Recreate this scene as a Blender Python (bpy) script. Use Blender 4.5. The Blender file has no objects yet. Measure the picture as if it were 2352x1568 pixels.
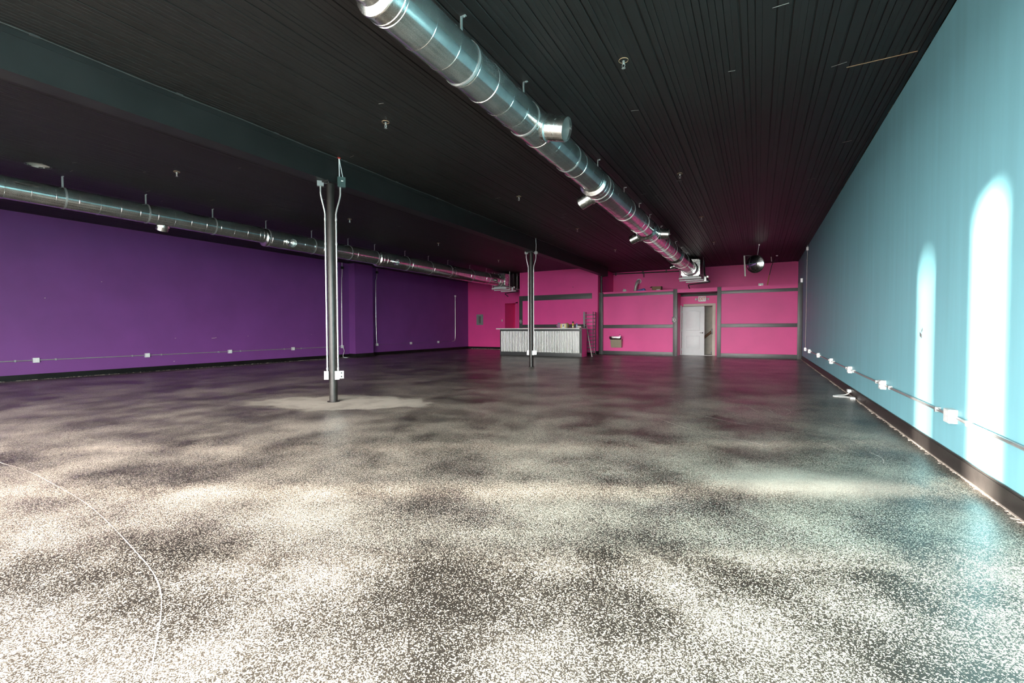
import bpy, bmesh, math, random
from mathutils import Vector, Matrix
random.seed(7)
S = bpy.context.scene
COL = S.collection
R = math.radians

# ------------------------------------------------------------------ camera
F_PX, YAW, PITCH, ROLL = 1023.97, R(28.897), R(-1.641), R(-0.201)
fw = Vector((-math.sin(YAW)*math.cos(PITCH), math.cos(YAW)*math.cos(PITCH), math.sin(PITCH)))
rt = Vector((math.cos(YAW), math.sin(YAW), 0)); up = rt.cross(fw)
r2 = rt*math.cos(ROLL) + up*math.sin(ROLL); u2 = -rt*math.sin(ROLL) + up*math.cos(ROLL)
cam = bpy.data.objects.new('camera', bpy.data.cameras.new('camera')); COL.objects.link(cam)
cam.matrix_world = Matrix(((r2.x, u2.x, -fw.x, 0), (r2.y, u2.y, -fw.y, 0), (r2.z, u2.z, -fw.z, 1.2), (0, 0, 0, 1)))
cam.data.sensor_width = 36; cam.data.lens = 36*F_PX/2352; cam.data.clip_start = 0.05; cam.data.clip_end = 300
S.camera = cam

# ------------------------------------------------------------------ world, sun, exposure
SKY, SUN, EXPO = 5.2, 12.0, 2.85
SUN_AZ, SUN_EL = R(28.9), R(5.2)          # the sun stands behind the camera, low, over the street side
W = bpy.data.worlds.new('sky'); S.world = W; W.use_nodes = True
bg = W.node_tree.nodes['Background']; bg.inputs['Color'].default_value = (1.0, 0.975, 0.94, 1); bg.inputs['Strength'].default_value = SKY
sun = bpy.data.objects.new('sun_offscreen', bpy.data.lights.new('sun_offscreen', 'SUN')); COL.objects.link(sun)
sun.data.energy = SUN; sun.data.angle = R(1.9); sun.data.color = (1.0, 0.93, 0.82)
sdir = Vector((math.cos(SUN_AZ)*math.cos(SUN_EL), math.sin(SUN_AZ)*math.cos(SUN_EL), -math.sin(SUN_EL)))
sun.rotation_euler = sdir.to_track_quat('-Z', 'Y').to_euler(); sun.location = (-20, -12, 6)
vs = S.view_settings; vs.view_transform = 'Standard'; vs.look = 'None'; vs.gamma = 1; vs.use_curve_mapping = False; vs.exposure = EXPO
S.display_settings.display_device = 'sRGB'
cy = S.cycles
cy.use_denoising = True; cy.denoiser = 'OPENIMAGEDENOISE'; cy.denoising_prefilter = 'NONE'; cy.denoising_input_passes = 'RGB_ALBEDO_NORMAL'
cy.use_adaptive_sampling = True; cy.adaptive_threshold = 0.012; cy.max_bounces = 7; cy.diffuse_bounces = 5; cy.glossy_bounces = 4; cy.transparent_max_bounces = 12
cy.sample_clamp_indirect = 5; cy.caustics_reflective = False; cy.caustics_refractive = False

# ------------------------------------------------------------------ room constants
XR, XL, H, YP, YB, YF = 1.466, -15.463, 4.02, 20.17, 22.5, -1.3

# ------------------------------------------------------------------ materials
MATS = {}
def mat(name, col, rough=0.5, metal=0.0, var=0.06, nscale=6.0, bump=0.0, bscale=60.0, coat=0.0, aniso=None, spec=0.5, rvar=0.0):
    if name in MATS: return MATS[name]
    m = bpy.data.materials.new(name); m.use_nodes = True; nt = m.node_tree; N = nt.nodes; L = nt.links
    b = N['Principled BSDF']; b.inputs['Roughness'].default_value = rough; b.inputs['Metallic'].default_value = metal
    b.inputs['Specular IOR Level'].default_value = spec
    if coat: b.inputs['Coat Weight'].default_value = coat; b.inputs['Coat Roughness'].default_value = 0.15
    tc = N.new('ShaderNodeTexCoord'); n = N.new('ShaderNodeTexNoise'); n.inputs['Scale'].default_value = nscale; n.inputs['Detail'].default_value = 4
    L.new(tc.outputs['Object'], n.inputs['Vector'])
    if aniso:
        mp = N.new('ShaderNodeMapping'); mp.inputs['Scale'].default_value = aniso
        L.new(tc.outputs['Object'], mp.inputs['Vector']); L.new(mp.outputs['Vector'], n.inputs['Vector'])
    r = N.new('ShaderNodeValToRGB'); c = Vector(col)
    r.color_ramp.elements[0].position = 0.3; r.color_ramp.elements[1].position = 0.7
    r.color_ramp.elements[0].color = (*(c*(1-var)), 1); r.color_ramp.elements[1].color = (*[min(1, v*(1+var)) for v in c], 1)
    L.new(n.outputs['Fac'], r.inputs['Fac']); L.new(r.outputs['Color'], b.inputs['Base Color'])
    if rvar:
        mr = N.new('ShaderNodeMapRange'); mr.inputs['To Min'].default_value = max(0.02, rough-rvar); mr.inputs['To Max'].default_value = min(1, rough+rvar)
        L.new(n.outputs['Fac'], mr.inputs['Value']); L.new(mr.outputs['Result'], b.inputs['Roughness'])
    if bump:
        n2 = N.new('ShaderNodeTexNoise'); n2.inputs['Scale'].default_value = bscale; n2.inputs['Detail'].default_value = 3
        L.new(tc.outputs['Object'], n2.inputs['Vector'])
        bp = N.new('ShaderNodeBump'); bp.inputs['Strength'].default_value = bump; bp.inputs['Distance'].default_value = 0.004
        L.new(n2.outputs['Fac'], bp.inputs['Height']); L.new(bp.outputs['Normal'], b.inputs['Normal'])
    MATS[name] = m; return m

TEAL = mat('teal paint', (0.225, 0.52, 0.60), 0.55, var=0.05, nscale=1.6, bump=0.10, bscale=90, aniso=(1, 5, 0.35))
PURPLE = mat('purple paint', (0.175, 0.045, 0.225), 0.6, var=0.07, nscale=1.2, bump=0.08, bscale=90)
PINK = mat('pink paint', (0.87, 0.068, 0.325), 0.5, var=0.06, nscale=1.0, bump=0.08, bscale=90)
BLACK = mat('black satin paint', (0.008, 0.0075, 0.0075), 0.45, var=0.3, nscale=3, bump=0.06, bscale=120, spec=0.25)
CEIL = mat('black ceiling paint', (0.0135, 0.0122, 0.0115), 0.52, var=0.2, nscale=0.7, bump=0.12, bscale=70, aniso=(1.5, 0.5, 1), rvar=0.05, spec=0.4)
BEAMM = mat('black steel paint', (0.011, 0.011, 0.011), 0.5, var=0.25, nscale=3, bump=0.1, bscale=60)
CHAR = mat('charcoal paint', (0.055, 0.058, 0.058), 0.38, var=0.1, nscale=3, bump=0.05, bscale=150)
GALV = mat('galvanized sheet', (0.66, 0.68, 0.67), 0.16, 0.92, var=0.14, nscale=7, rvar=0.05)
GALV2 = mat('bright galvanized', (0.74, 0.75, 0.73), 0.26, 1.0, var=0.10, nscale=20, rvar=0.05)
DUCTIN = mat('duct lining', (0.50, 0.51, 0.50), 0.45, 0.8)
STEEL = mat('painted steel column', (0.020, 0.017, 0.0155), 0.33, 0.0, var=0.35, nscale=14, bump=0.25, bscale=55, spec=0.35)
EMT = mat('conduit steel', (0.52, 0.52, 0.51), 0.34, 0.65, var=0.08, nscale=15)
EMTP = mat('painted conduit', (0.42, 0.40, 0.42), 0.42, 0.55, var=0.12, nscale=15)
BOXM = mat('galvanized box', (0.72, 0.73, 0.72), 0.42, 0.55, var=0.08, nscale=30)
WHITEP = mat('white plastic', (0.80, 0.80, 0.78), 0.4, var=0.03)
WHITEM = mat('white enamel', (0.72, 0.74, 0.74), 0.35, var=0.03)
DARKP = mat('dark plastic', (0.02, 0.02, 0.02), 0.4, var=0.15)
GREENB = mat('dark green enamel', (0.035, 0.065, 0.062), 0.35, var=0.1)
DOORW = mat('white door paint', (0.78, 0.81, 0.82), 0.38, var=0.02)
BEIGE = mat('beige paint', (0.66, 0.60, 0.52), 0.55, var=0.06, nscale=4)
BEIGEW = mat('hall plaster', (0.62, 0.56, 0.49), 0.7, var=0.10, nscale=5)
TANM = mat('tan enamel', (0.36, 0.29, 0.21), 0.4, var=0.04)
CHROME = mat('stainless bowl', (0.70, 0.69, 0.66), 0.22, 1.0, var=0.05)
MIRROR = mat('mirror', (0.86, 0.87, 0.87), 0.015, 1.0, var=0.01)
WOOD = mat('brown handrail wood', (0.18, 0.075, 0.03), 0.4, var=0.25, nscale=8, aniso=(1, 1, 8))
RAWW = mat('raw wood edge', (0.42, 0.27, 0.16), 0.7, var=0.25, nscale=20)
CARD = mat('cardboard', (0.27, 0.17, 0.10), 0.8, var=0.1)
COPPER = mat('copper rod', (0.45, 0.17, 0.10), 0.35, 0.9)
REDP = mat('red plastic', (0.65, 0.03, 0.02), 0.4)
YELLOW = mat('yellow print', (0.80, 0.55, 0.05), 0.45)
BLUEP = mat('blue plastic', (0.12, 0.18, 0.5), 0.4)
LILAC = mat('pale blue plastic', (0.55, 0.60, 0.80), 0.35)
PLUM = mat('mauve wrapper', (0.42, 0.22, 0.36), 0.45, var=0.25, nscale=30)
CREAM = mat('cream cloth', (0.70, 0.62, 0.55), 0.8)
GREY = mat('grey enamel', (0.25, 0.26, 0.26), 0.4)
TOPM = mat('white laminate', (0.80, 0.80, 0.78), 0.3)
DIRT = mat('crumbled plaster', (0.50, 0.43, 0.37), 0.9, var=0.3, nscale=40)
ASPH = mat('asphalt', (0.20, 0.20, 0.20), 0.8, var=0.2, nscale=12)
FRONTW = mat('front wall paint', (0.55, 0.54, 0.52), 0.6)
FRAMEM = mat('bronze window frame', (0.05, 0.045, 0.04), 0.4, 0.3)

def corrugated_mat():
    m = mat('corrugated galvanized sheet', (0.50, 0.50, 0.48), 0.30, 0.9, var=0.10, nscale=5, aniso=(3, 1, 0.5), rvar=0.06)
    return m
CORR = corrugated_mat()

def glass_mat():
    m = bpy.data.materials.new('window glass'); m.use_nodes = True; nt = m.node_tree; nt.nodes.clear(); NN = nt.nodes.new; L = nt.links.new
    o = NN('ShaderNodeOutputMaterial'); mx = NN('ShaderNodeMixShader'); g = NN('ShaderNodeBsdfGlossy'); g.inputs['Roughness'].default_value = 0.02
    n = NN('ShaderNodeTexNoise'); n.inputs['Scale'].default_value = 2; mr = NN('ShaderNodeMapRange'); mr.inputs['To Min'].default_value = 0.05; mr.inputs['To Max'].default_value = 0.09
    L(n.outputs['Fac'], mr.inputs['Value']); L(mr.outputs['Result'], mx.inputs['Fac'])
    t = NN('ShaderNodeBsdfTransparent')
    L(t.outputs[0], mx.inputs[1]); L(g.outputs[0], mx.inputs[2]); L(mx.outputs[0], o.inputs['Surface'])
    return m
GLASS = glass_mat()

def floor_mat():
    m = bpy.data.materials.new('speckled epoxy floor'); m.use_nodes = True; nt = m.node_tree; N = nt.nodes; L = nt.links
    b = N['Principled BSDF']
    tc = N.new('ShaderNodeTexCoord'); P = tc.outputs['Object']
    def noise(scale, detail=3, rough=0.5, stretch=None, rot=0.0, dist=0.0):
        n = N.new('ShaderNodeTexNoise'); n.inputs['Scale'].default_value = scale; n.inputs['Detail'].default_value = detail
        n.inputs['Roughness'].default_value = rough; n.inputs['Distortion'].default_value = dist
        if stretch:
            mp = N.new('ShaderNodeMapping'); mp.inputs['Scale'].default_value = stretch; mp.inputs['Rotation'].default_value = (0, 0, rot)
            L.new(P, mp.inputs['Vector']); L.new(mp.outputs['Vector'], n.inputs['Vector'])
        else: L.new(P, n.inputs['Vector'])
        return n.outputs['Fac']
    def math_(op, a, c, clamp=False):
        x = N.new('ShaderNodeMath'); x.operation = op; x.use_clamp = clamp
        for i, v in enumerate((a, c)):
            if isinstance(v, (int, float)): x.inputs[i].default_value = v
            else: L.new(v, x.inputs[i])
        return x.outputs[0]
    def ramp(v, a, c, lo=0.0, hi=1.0):
        r = N.new('ShaderNodeMapRange'); r.interpolation_type = 'SMOOTHSTEP'
        r.inputs['From Min'].default_value = a; r.inputs['From Max'].default_value = c; r.inputs['To Min'].default_value = lo; r.inputs['To Max'].default_value = hi
        L.new(v, r.inputs['Value']); return r.outputs['Result']
    def mixc(f, a, c):
        x = N.new('ShaderNodeMix'); x.data_type = 'RGBA'
        if isinstance(f, (int, float)): x.inputs[0].default_value = f
        else: L.new(f, x.inputs[0])
        for i, v in ((6, a), (7, c)):
            if isinstance(v, tuple): x.inputs[i].default_value = (*v, 1)
            else: L.new(v, x.inputs[i])
        return x.outputs[2]
    def blob(cx, cy, rx, ry, rot=0.0, edge=0.5):
        mp = N.new('ShaderNodeMapping'); mp.vector_type = 'TEXTURE'; mp.inputs['Location'].default_value = (cx, cy, 0); mp.inputs['Rotation'].default_value = (0, 0, rot); mp.inputs['Scale'].default_value = (rx, ry, 10)
        L.new(P, mp.inputs['Vector'])
        ln = N.new('ShaderNodeVectorMath'); ln.operation = 'LENGTH'; L.new(mp.outputs['Vector'], ln.inputs[0])
        w = math_('MULTIPLY', math_('SUBTRACT', rag, 0.5), 1.4)
        return ramp(math_('ADD', ln.outputs['Value'], w), 1.0, edge, 0, 1)
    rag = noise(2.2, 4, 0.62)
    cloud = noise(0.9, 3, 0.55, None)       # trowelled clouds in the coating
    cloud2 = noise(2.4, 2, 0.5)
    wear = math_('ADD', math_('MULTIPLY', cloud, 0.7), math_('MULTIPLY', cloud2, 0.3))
    dust = math_('MAXIMUM', blob(-6.0, 5.05, 1.7, 0.75, R(20), 0.72), math_('MULTIPLY', blob(0.35, 4.1, 0.95, 0.55, R(20), 0.1), 0.7))
    # flecks: pale grains in the coating, together with its glints painted as albedo
    wob = N.new('ShaderNodeTexNoise'); wob.inputs['Scale'].default_value = 160; L.new(P, wob.inputs['Vector'])
    wv = N.new('ShaderNodeVectorMath'); wv.operation = 'SCALE'; wv.inputs['Scale'].default_value = 0.006; L.new(wob.outputs['Color'], wv.inputs[0])
    wp_ = N.new('ShaderNodeVectorMath'); wp_.operation = 'ADD'; L.new(P, wp_.inputs[0]); L.new(wv.outputs[0], wp_.inputs[1])
    def grains(scale, dens):
        v = N.new('ShaderNodeTexVoronoi'); v.inputs['Scale'].default_value = scale; v.voronoi_dimensions = '2D'; L.new(wp_.outputs[0], v.inputs['Vector'])
        sp = N.new('ShaderNodeSeparateColor'); L.new(v.outputs['Color'], sp.inputs[0])
        on = ramp(math_('ADD', sp.outputs[0], dens), 0.97, 1.03)
        return math_('MULTIPLY', on, ramp(v.outputs['Distance'], 0.58, 0.38))
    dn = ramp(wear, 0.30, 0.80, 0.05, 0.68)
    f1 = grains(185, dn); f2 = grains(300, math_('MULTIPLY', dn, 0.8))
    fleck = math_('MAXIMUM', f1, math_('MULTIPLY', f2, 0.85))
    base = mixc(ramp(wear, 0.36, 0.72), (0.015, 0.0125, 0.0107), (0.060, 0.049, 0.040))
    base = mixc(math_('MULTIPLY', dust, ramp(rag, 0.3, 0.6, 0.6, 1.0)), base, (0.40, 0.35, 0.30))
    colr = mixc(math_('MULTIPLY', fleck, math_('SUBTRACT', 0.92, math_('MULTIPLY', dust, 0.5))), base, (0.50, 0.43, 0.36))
    # fine scratches by the teal wall
    L.new(colr, b.inputs['Base Color'])
    rr = math_('ADD', ramp(cloud2, 0.3, 0.7, 0.285, 0.36), math_('MULTIPLY', dust, 0.25))
    L.new(rr, b.inputs['Roughness'])
    b.inputs['Specular IOR Level'].default_value = 0.26
    bp = N.new('ShaderNodeBump'); bp.inputs['Strength'].default_value = 0.10; bp.inputs['Distance'].default_value = 0.004
    hh = math_('ADD', noise(140, 1), math_('MULTIPLY', noise(16, 1), 0.8))
    L.new(hh, bp.inputs['Height']); L.new(bp.outputs['Normal'], b.inputs['Normal'])
    return m
FLOORM = floor_mat()

# ------------------------------------------------------------------ mesh helpers
class MB:
    def __init__(s): s.v = []; s.f = []; s.mi = []
    def add(s, vs_, fs, mi=0):
        o = len(s.v); s.v += [tuple(v) for v in vs_]; s.f += [tuple(i+o for i in f) for f in fs]; s.mi += [mi]*len(fs); return s
    def box(s, x0, x1, y0, y1, z0, z1, mi=0):
        if x0 > x1: x0, x1 = x1, x0
        if y0 > y1: y0, y1 = y1, y0
        if z0 > z1: z0, z1 = z1, z0
        V = [(x, y, z) for x in (x0, x1) for y in (y0, y1) for z in (z0, z1)]
        return s.add(V, [(0, 1, 3, 2), (4, 6, 7, 5), (0, 4, 5, 1), (2, 3, 7, 6), (0, 2, 6, 4), (1, 5, 7, 3)], mi)
    def obox(s, c, ux, uy, uz, mi=0):
        c, ux, uy, uz = map(Vector, (c, ux, uy, uz))
        V = [c + a*ux + b*uy + d*uz for a in (-1, 1) for b in (-1, 1) for d in (-1, 1)]
        return s.add(V, [(0, 1, 3, 2), (4, 6, 7, 5), (0, 4, 5, 1), (2, 3, 7, 6), (0, 2, 6, 4), (1, 5, 7, 3)], mi)
    def bbox(s, x0, x1, y0, y1, z0, z1, b=0.006, mi=0):
        bm = bmesh.new(); bmesh.ops.create_cube(bm, size=1)
        for v in bm.verts: v.co = Vector(((x0+x1)/2 + v.co.x*abs(x1-x0), (y0+y1)/2 + v.co.y*abs(y1-y0), (z0+z1)/2 + v.co.z*abs(z1-z0)))
        b = min(b, 0.3*min(abs(x1-x0), abs(y1-y0), abs(z1-z0)))
        bmesh.ops.bevel(bm, geom=bm.edges[:], offset=b, segments=2, affect='EDGES', profile=0.7)
        bm.verts.index_update(); s.add([v.co[:] for v in bm.verts], [[v.index for v in f.verts] for f in bm.faces], mi); bm.free(); return s
    def lathe(s, prof, o=(0, 0, 0), ax=(0, 0, 1), n=24, cap=(True, True), mi=0):
        # prof: (radius, distance along axis)
        o = Vector(o); ax = Vector(ax).normalized(); a = ax.orthogonal().normalized(); b = ax.cross(a)
        V = []
        for r, t in prof:
            for k in range(n):
                w = 2*math.pi*k/n; V.append(o + ax*t + (a*math.cos(w) + b*math.sin(w))*r)
        Fc = [(i*n+k, i*n+(k+1) % n, (i+1)*n+(k+1) % n, (i+1)*n+k) for i in range(len(prof)-1) for k in range(n)]
        if cap[0]: Fc.append(tuple(range(n))[::-1])
        if cap[1]: Fc.append(tuple((len(prof)-1)*n+k for k in range(n)))
        return s.add(V, Fc, mi)
    def cyl(s, p0, p1, r, n=16, mi=0, r1=None):
        p0 = Vector(p0); p1 = Vector(p1); d = p1-p0
        return s.lathe([(r, 0), (r if r1 is None else r1, d.length)], p0, d, n, mi=mi)
    def tube(s, pts, r, n=10, mi=0, smooth=0):
        pts = [Vector(q) for q in pts]
        if smooth:
            for _ in range(smooth):
                q = [pts[0]]
                for a, b in zip(pts, pts[1:]): q += [a*0.75+b*0.25, a*0.25+b*0.75]
                pts = q + [pts[-1]]
        V = []; up_ = None
        for i, q in enumerate(pts):
            d = (pts[min(i+1, len(pts)-1)] - pts[max(i-1, 0)])
            d = d.normalized() if d.length > 1e-9 else Vector((0, 0, 1))
            if up_ is None: up_ = d.orthogonal().normalized()
            up_ = (up_ - d*up_.dot(d)).normalized(); b = d.cross(up_)
            for k in range(n):
                w = 2*math.pi*k/n; V.append(q + (up_*math.cos(w) + b*math.sin(w))*r)
        m = len(pts)
        Fc = [(i*n+k, i*n+(k+1) % n, (i+1)*n+(k+1) % n, (i+1)*n+k) for i in range(m-1) for k in range(n)]
        Fc += [tuple(range(n))[::-1], tuple((m-1)*n+k for k in range(n))]
        return s.add(V, Fc, mi)
    def build(s, name, m, parent=None, smooth=True, ang=35):
        me = bpy.data.meshes.new(name); me.from_pydata(s.v, [], s.f)
        for q in (m if isinstance(m, (list, tuple)) else [m]): me.materials.append(q)
        for p_, k in zip(me.polygons, s.mi): p_.material_index = k
        bm = bmesh.new(); bm.from_mesh(me); bmesh.ops.recalc_face_normals(bm, faces=bm.faces[:]); bm.to_mesh(me); bm.free()
        if smooth:
            me.polygons.foreach_set('use_smooth', [True]*len(me.polygons)); me.set_sharp_from_angle(angle=R(ang))
        o = bpy.data.objects.new(name, me); COL.objects.link(o)
        if parent:
            o.parent = parent; o.matrix_parent_inverse = Matrix.Translation(-Vector(parent.location))
        return o
def box(*a): return MB().box(*a)
def bbox(*a, **k): return MB().bbox(*a, **k)
def tag(o, label, cat, group=None, kind=None):
    o['label'] = label; o['category'] = cat
    if group: o['group'] = group
    if kind: o['kind'] = kind
    return o
def thing(name, label, cat, loc=(0, 0, 0), group=None, kind=None):
    o = bpy.data.objects.new(name, None); COL.objects.link(o); o.location = loc; o.empty_display_size = 0.1
    return tag(o, label, cat, group, kind)
def struct(o, label, cat): return tag(o, label, cat, kind='structure')
def ordinal(i): return ['first', 'second', 'third', 'fourth', 'fifth', 'sixth', 'seventh', 'eighth', 'ninth'][i]
def text_mesh(body, size, depth):
    cu = bpy.data.curves.new('t', 'FONT'); cu.body = body; cu.size = size; cu.extrude = depth; cu.offset = 0.004; cu.align_x = 'CENTER'; cu.align_y = 'CENTER'
    o = bpy.data.objects.new('t', cu); COL.objects.link(o); bpy.context.view_layer.update()
    dg = bpy.context.evaluated_depsgraph_get(); me = bpy.data.meshes.new_from_object(o.evaluated_get(dg))
    bpy.data.objects.remove(o); bpy.data.curves.remove(cu); return me

# ------------------------------------------------------------------ shell
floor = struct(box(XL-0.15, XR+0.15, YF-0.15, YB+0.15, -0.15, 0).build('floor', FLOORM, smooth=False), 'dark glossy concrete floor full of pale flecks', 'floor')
wr = struct(box(XR, XR+0.15, YF-0.15, YB+0.15, 0, H+0.1).build('wall_right', TEAL, smooth=False), 'long teal painted wall', 'wall')
wl = struct(box(XL-0.15, XL, YF-0.15, YB+0.15, 0, H+0.1).build('wall_left', PURPLE, smooth=False), 'long purple painted wall', 'wall')
# back wall with the pink doorway niche cut in it
nx0, nx1, nz = -12.86, -12.18, 2.66
m = MB(); m.box(XL-0.15, nx0, YB, YB+0.15, 0, H+0.1); m.box(nx1, XR+0.15, YB, YB+0.15, 0, H+0.1); m.box(nx0, nx1, YB, YB+0.15, nz, H+0.1)
wb = struct(m.build('wall_back', PINK, smooth=False), 'hot pink back wall reaching the black ceiling', 'wall')
m = MB(); m.box(nx0-0.08, nx0, YB+0.15, YB+1.2, 0, nz+0.1); m.box(nx1, nx1+0.08, YB+0.15, YB+1.2, 0, nz+0.1); m.box(nx0-0.08, nx1+0.08, YB+1.2, YB+1.28, 0, nz+0.1); m.box(nx0-0.08, nx1+0.08, YB+0.15, YB+1.28, nz, nz+0.1); m.box(nx0-0.08, nx1+0.08, YB+0.15, YB+1.28, -0.15, 0)
struct(m.build('wall_niche', PINK, smooth=False), 'pink walls inside the narrow doorway of the back wall', 'wall')
# block that juts out behind the bar
BX0, BX1, BY = -10.58, -6.5, 20.0
wk = struct(box(BX0, BX1, BY, YB+0.05, 0, H).build('wall_block', PINK, smooth=False), 'pink wall block jutting out behind the bar counter', 'wall')
# low partition with deck
DX0, DX1 = -3.05, -1.48
YD = 21.2
m = MB(); m.box(BX1, DX0, YP, YP+0.12, 0, 2.80); m.box(DX1, XR, YP, YP+0.12, 0, 2.80); m.box(DX0, DX1, YP, YP+0.12, 2.71, 2.80)
m.box(BX1, XR, YP-0.012, YP+0.12, 2.80, 2.865)          # proud cap strip
wp = struct(m.build('wall_partition', PINK, smooth=False), 'lower pink partition wall framed by charcoal trim', 'wall')
struct(box(BX1, XR, YP+0.12, YB, 2.72, 2.80).build('wall_deck', PINK, smooth=False), 'flat deck on top of the pink partition room', 'deck')
# door recess
m = MB(); m.box(DX0-0.1, DX0, YP+0.12, YD, 0, 2.72); m.box(DX1, DX1+0.1, YP+0.12, YD, 0, 2.72)
OX0, OX1, OZ = -3.0, -1.73, 2.17
m.box(DX0, OX0, YD, YD+0.1, 0, 2.72); m.box(OX1, DX1, YD, YD+0.1, 0, 2.72); m.box(OX0, OX1, YD, YD+0.1, OZ, 2.72)
struct(m.build('wall_recess', PINK, smooth=False), 'pink walls of the doorway recess between two charcoal posts', 'wall')
m = MB(); m.box(DX0, DX1, YD-0.02, YD, 2.61, 2.70); m.box(DX0, DX1, YP+0.02, YD, 2.70, 2.712)  # black soffit, plus an added board that carries its dark band down the wall
struct(m.build('trim_recess', BLACK, smooth=False), 'black soffit of the door recess with an added board continuing its band', 'trim')
# hallway seen through the gap
m = MB(); m.box(-3.2, -1.3, 22.3, 22.38, 0, 2.7); m.box(-1.72, -1.62, YD+0.1, 22.3, 0, 2.7)
struct(m.build('wall_hall', BEIGEW, smooth=False), 'stained beige hallway wall behind the half open doorway', 'wall')

# small wall scars
SCAR = mat('bare plaster scar', (0.55, 0.48, 0.42), 0.8)
m = MB()
for (y_, z_, l_) in ((7.97, 0.93, 0.05), (8.05, 0.94, 0.02), (6.9, 0.95, 0.015), (9.1, 0.98, 0.012), (5.2, 2.5, 0.012), (6.85, 0.25, 0.02), (11.6, 1.0, 0.01), (4.1, 2.0, 0.012)): m.obox((XL+0.0005, y_, z_), (0.001, 0, 0), (0, l_, 0.002), (0, 0, 0.006))
m.build('paint_scars', SCAR, wl, smooth=False)['kind'] = 'stuff'
m = MB(); m.obox((XR-0.0005, 6.05, 1.12), (0.001, 0, 0), (0, 0.03, 0.012), (0, 0.0, 0.02)); m.obox((XR-0.0005, 6.01, 1.17), (0.001, 0, 0), (0, 0.015, -0.012), (0, 0.0, 0.012))
m.build('paint_scars', CHAR, wr, smooth=False)['kind'] = 'stuff'
MB().lathe([(0.018, 0), (0.018, 0.004)], (-7.72, BY-0.003, 3.167), (0, 1, 0), 12).build('nail_hole', DARKP, wk)

# beam, pilaster
bx = -6.215
m = MB(); m.box(bx-0.11, bx+0.11, YF, 20.25, 3.62, H+0.01); m.box(bx-0.118, bx+0.118, YF, 20.25, 3.60, 3.62); m.box(bx-0.118, bx+0.118, YF, 20.25, 3.945, 3.955)
struct(m.build('ceiling_beam', BEAMM, smooth=False), 'long black steel beam running under the plank ceiling', 'beam')
m = box(XL-0.01, -15.09, 13.47, 14.49, 0, H); struct(m.build('wall_pilaster', PURPLE, smooth=False), 'purple pilaster standing out from the purple wall', 'pilaster')
struct(bbox(XL, -15.07, 13.45, 14.51, 0, 0.15, b=0.006).build('baseboard_pilaster', BLACK), 'black baseboard wrapped round the purple pilaster', 'baseboard')

# ceiling: backing + single planks
hx, hy, hr_ = -10.82, 2.84, 0.150
m = MB(); q_ = hr_+0.012
m.box(XL-0.15, hx-q_, YF-0.15, YB+0.15, H+0.014, H+0.15); m.box(hx+q_, XR+0.15, YF-0.15, YB+0.15, H+0.014, H+0.15)
m.box(hx-q_, hx+q_, YF-0.15, hy-q_, H+0.014, H+0.15); m.box(hx-q_, hx+q_, hy+q_, YB+0.15, H+0.014, H+0.15)
ceil = struct(m.build('ceiling', CEIL, smooth=False), 'black ceiling of narrow painted planks', 'ceiling')
pw = 0.0597; n_pl = int((XR-XL)/pw)
ph = (pw-0.0042)/2
prof = [(-ph, 0.016), (-ph, 0.003), (-ph+0.003, 0), (ph-0.003, 0), (ph, 0.003), (ph, 0.016)]
V = [(x, y, H+z) for y in (YF, YB) for x, z in prof]
Fp = [(i, i+1, i+7, i+6) for i in range(5)] + [tuple(range(6)), tuple(range(6, 12))[::-1]]
pm = bpy.data.meshes.new('plank'); pm.from_pydata(V, [], Fp); pm.materials.append(CEIL)
for i in range(n_pl):
    xc = XL + pw*(i+0.5); me_ = pm
    if abs(xc-hx) < hr_+ph:                      # planks cut round the downlight hole
        cutm = MB()
        for s_, ye in ((-1, YF), (1, YB)):
            Vc = [(x, ye, H+z) for x, z in prof] + [(x, hy+s_*math.sqrt(max(0, hr_**2-(xc+x-hx)**2)), H+z) for x, z in prof]
            cutm.add(Vc, Fp)
        me_ = bpy.data.meshes.new('plank_cut'); me_.from_pydata(cutm.v, [], cutm.f); me_.materials.append(CEIL)
    o = bpy.data.objects.new('plank', me_); COL.objects.link(o); o.parent = ceil
    o.location = (XL + pw*(i+0.5), random.uniform(-0.01, 0.01)*0, random.uniform(0, 0.0003)); o.rotation_euler = (0, R(random.uniform(-0.1, 0.1)), 0)
# raw edges by the teal wall
box(0.81, 1.395, 6.06, 6.072, H-0.004, H).build('raw_edge', RAWW, ceil, smooth=False)
m = MB()
for k in range(26):
    y = random.uniform(3.5, 12); m.box(XR-0.012, XR-0.001, y, y+random.uniform(0.15, 0.6), H-0.012, H-0.002)
m.build('raw_edges', RAWW, ceil, smooth=False)['kind'] = 'stuff'
struct(box(XR-0.06, XR, YF, YB, H-0.012, H+0.01).build('trim_ceiling_edge', BLACK, smooth=False), 'black edge strip between plank ceiling and teal wall', 'trim')
# chipped nicks
m = MB()
for k in range(70):
    x = random.uniform(-13, 1.2); y = random.uniform(3, 18); a = random.uniform(-0.3, 0.3); l = random.uniform(0.03, 0.07)
    m.obox((x, y, H-0.001), (l*math.cos(a), l*math.sin(a), 0), (-0.003*math.sin(a), 0.003*math.cos(a), 0), (0, 0, 0.0012))
m.build('nail_scratches', mat('scratched paint', (0.30, 0.27, 0.25), 0.7), ceil, smooth=False)['kind'] = 'stuff'
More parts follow.
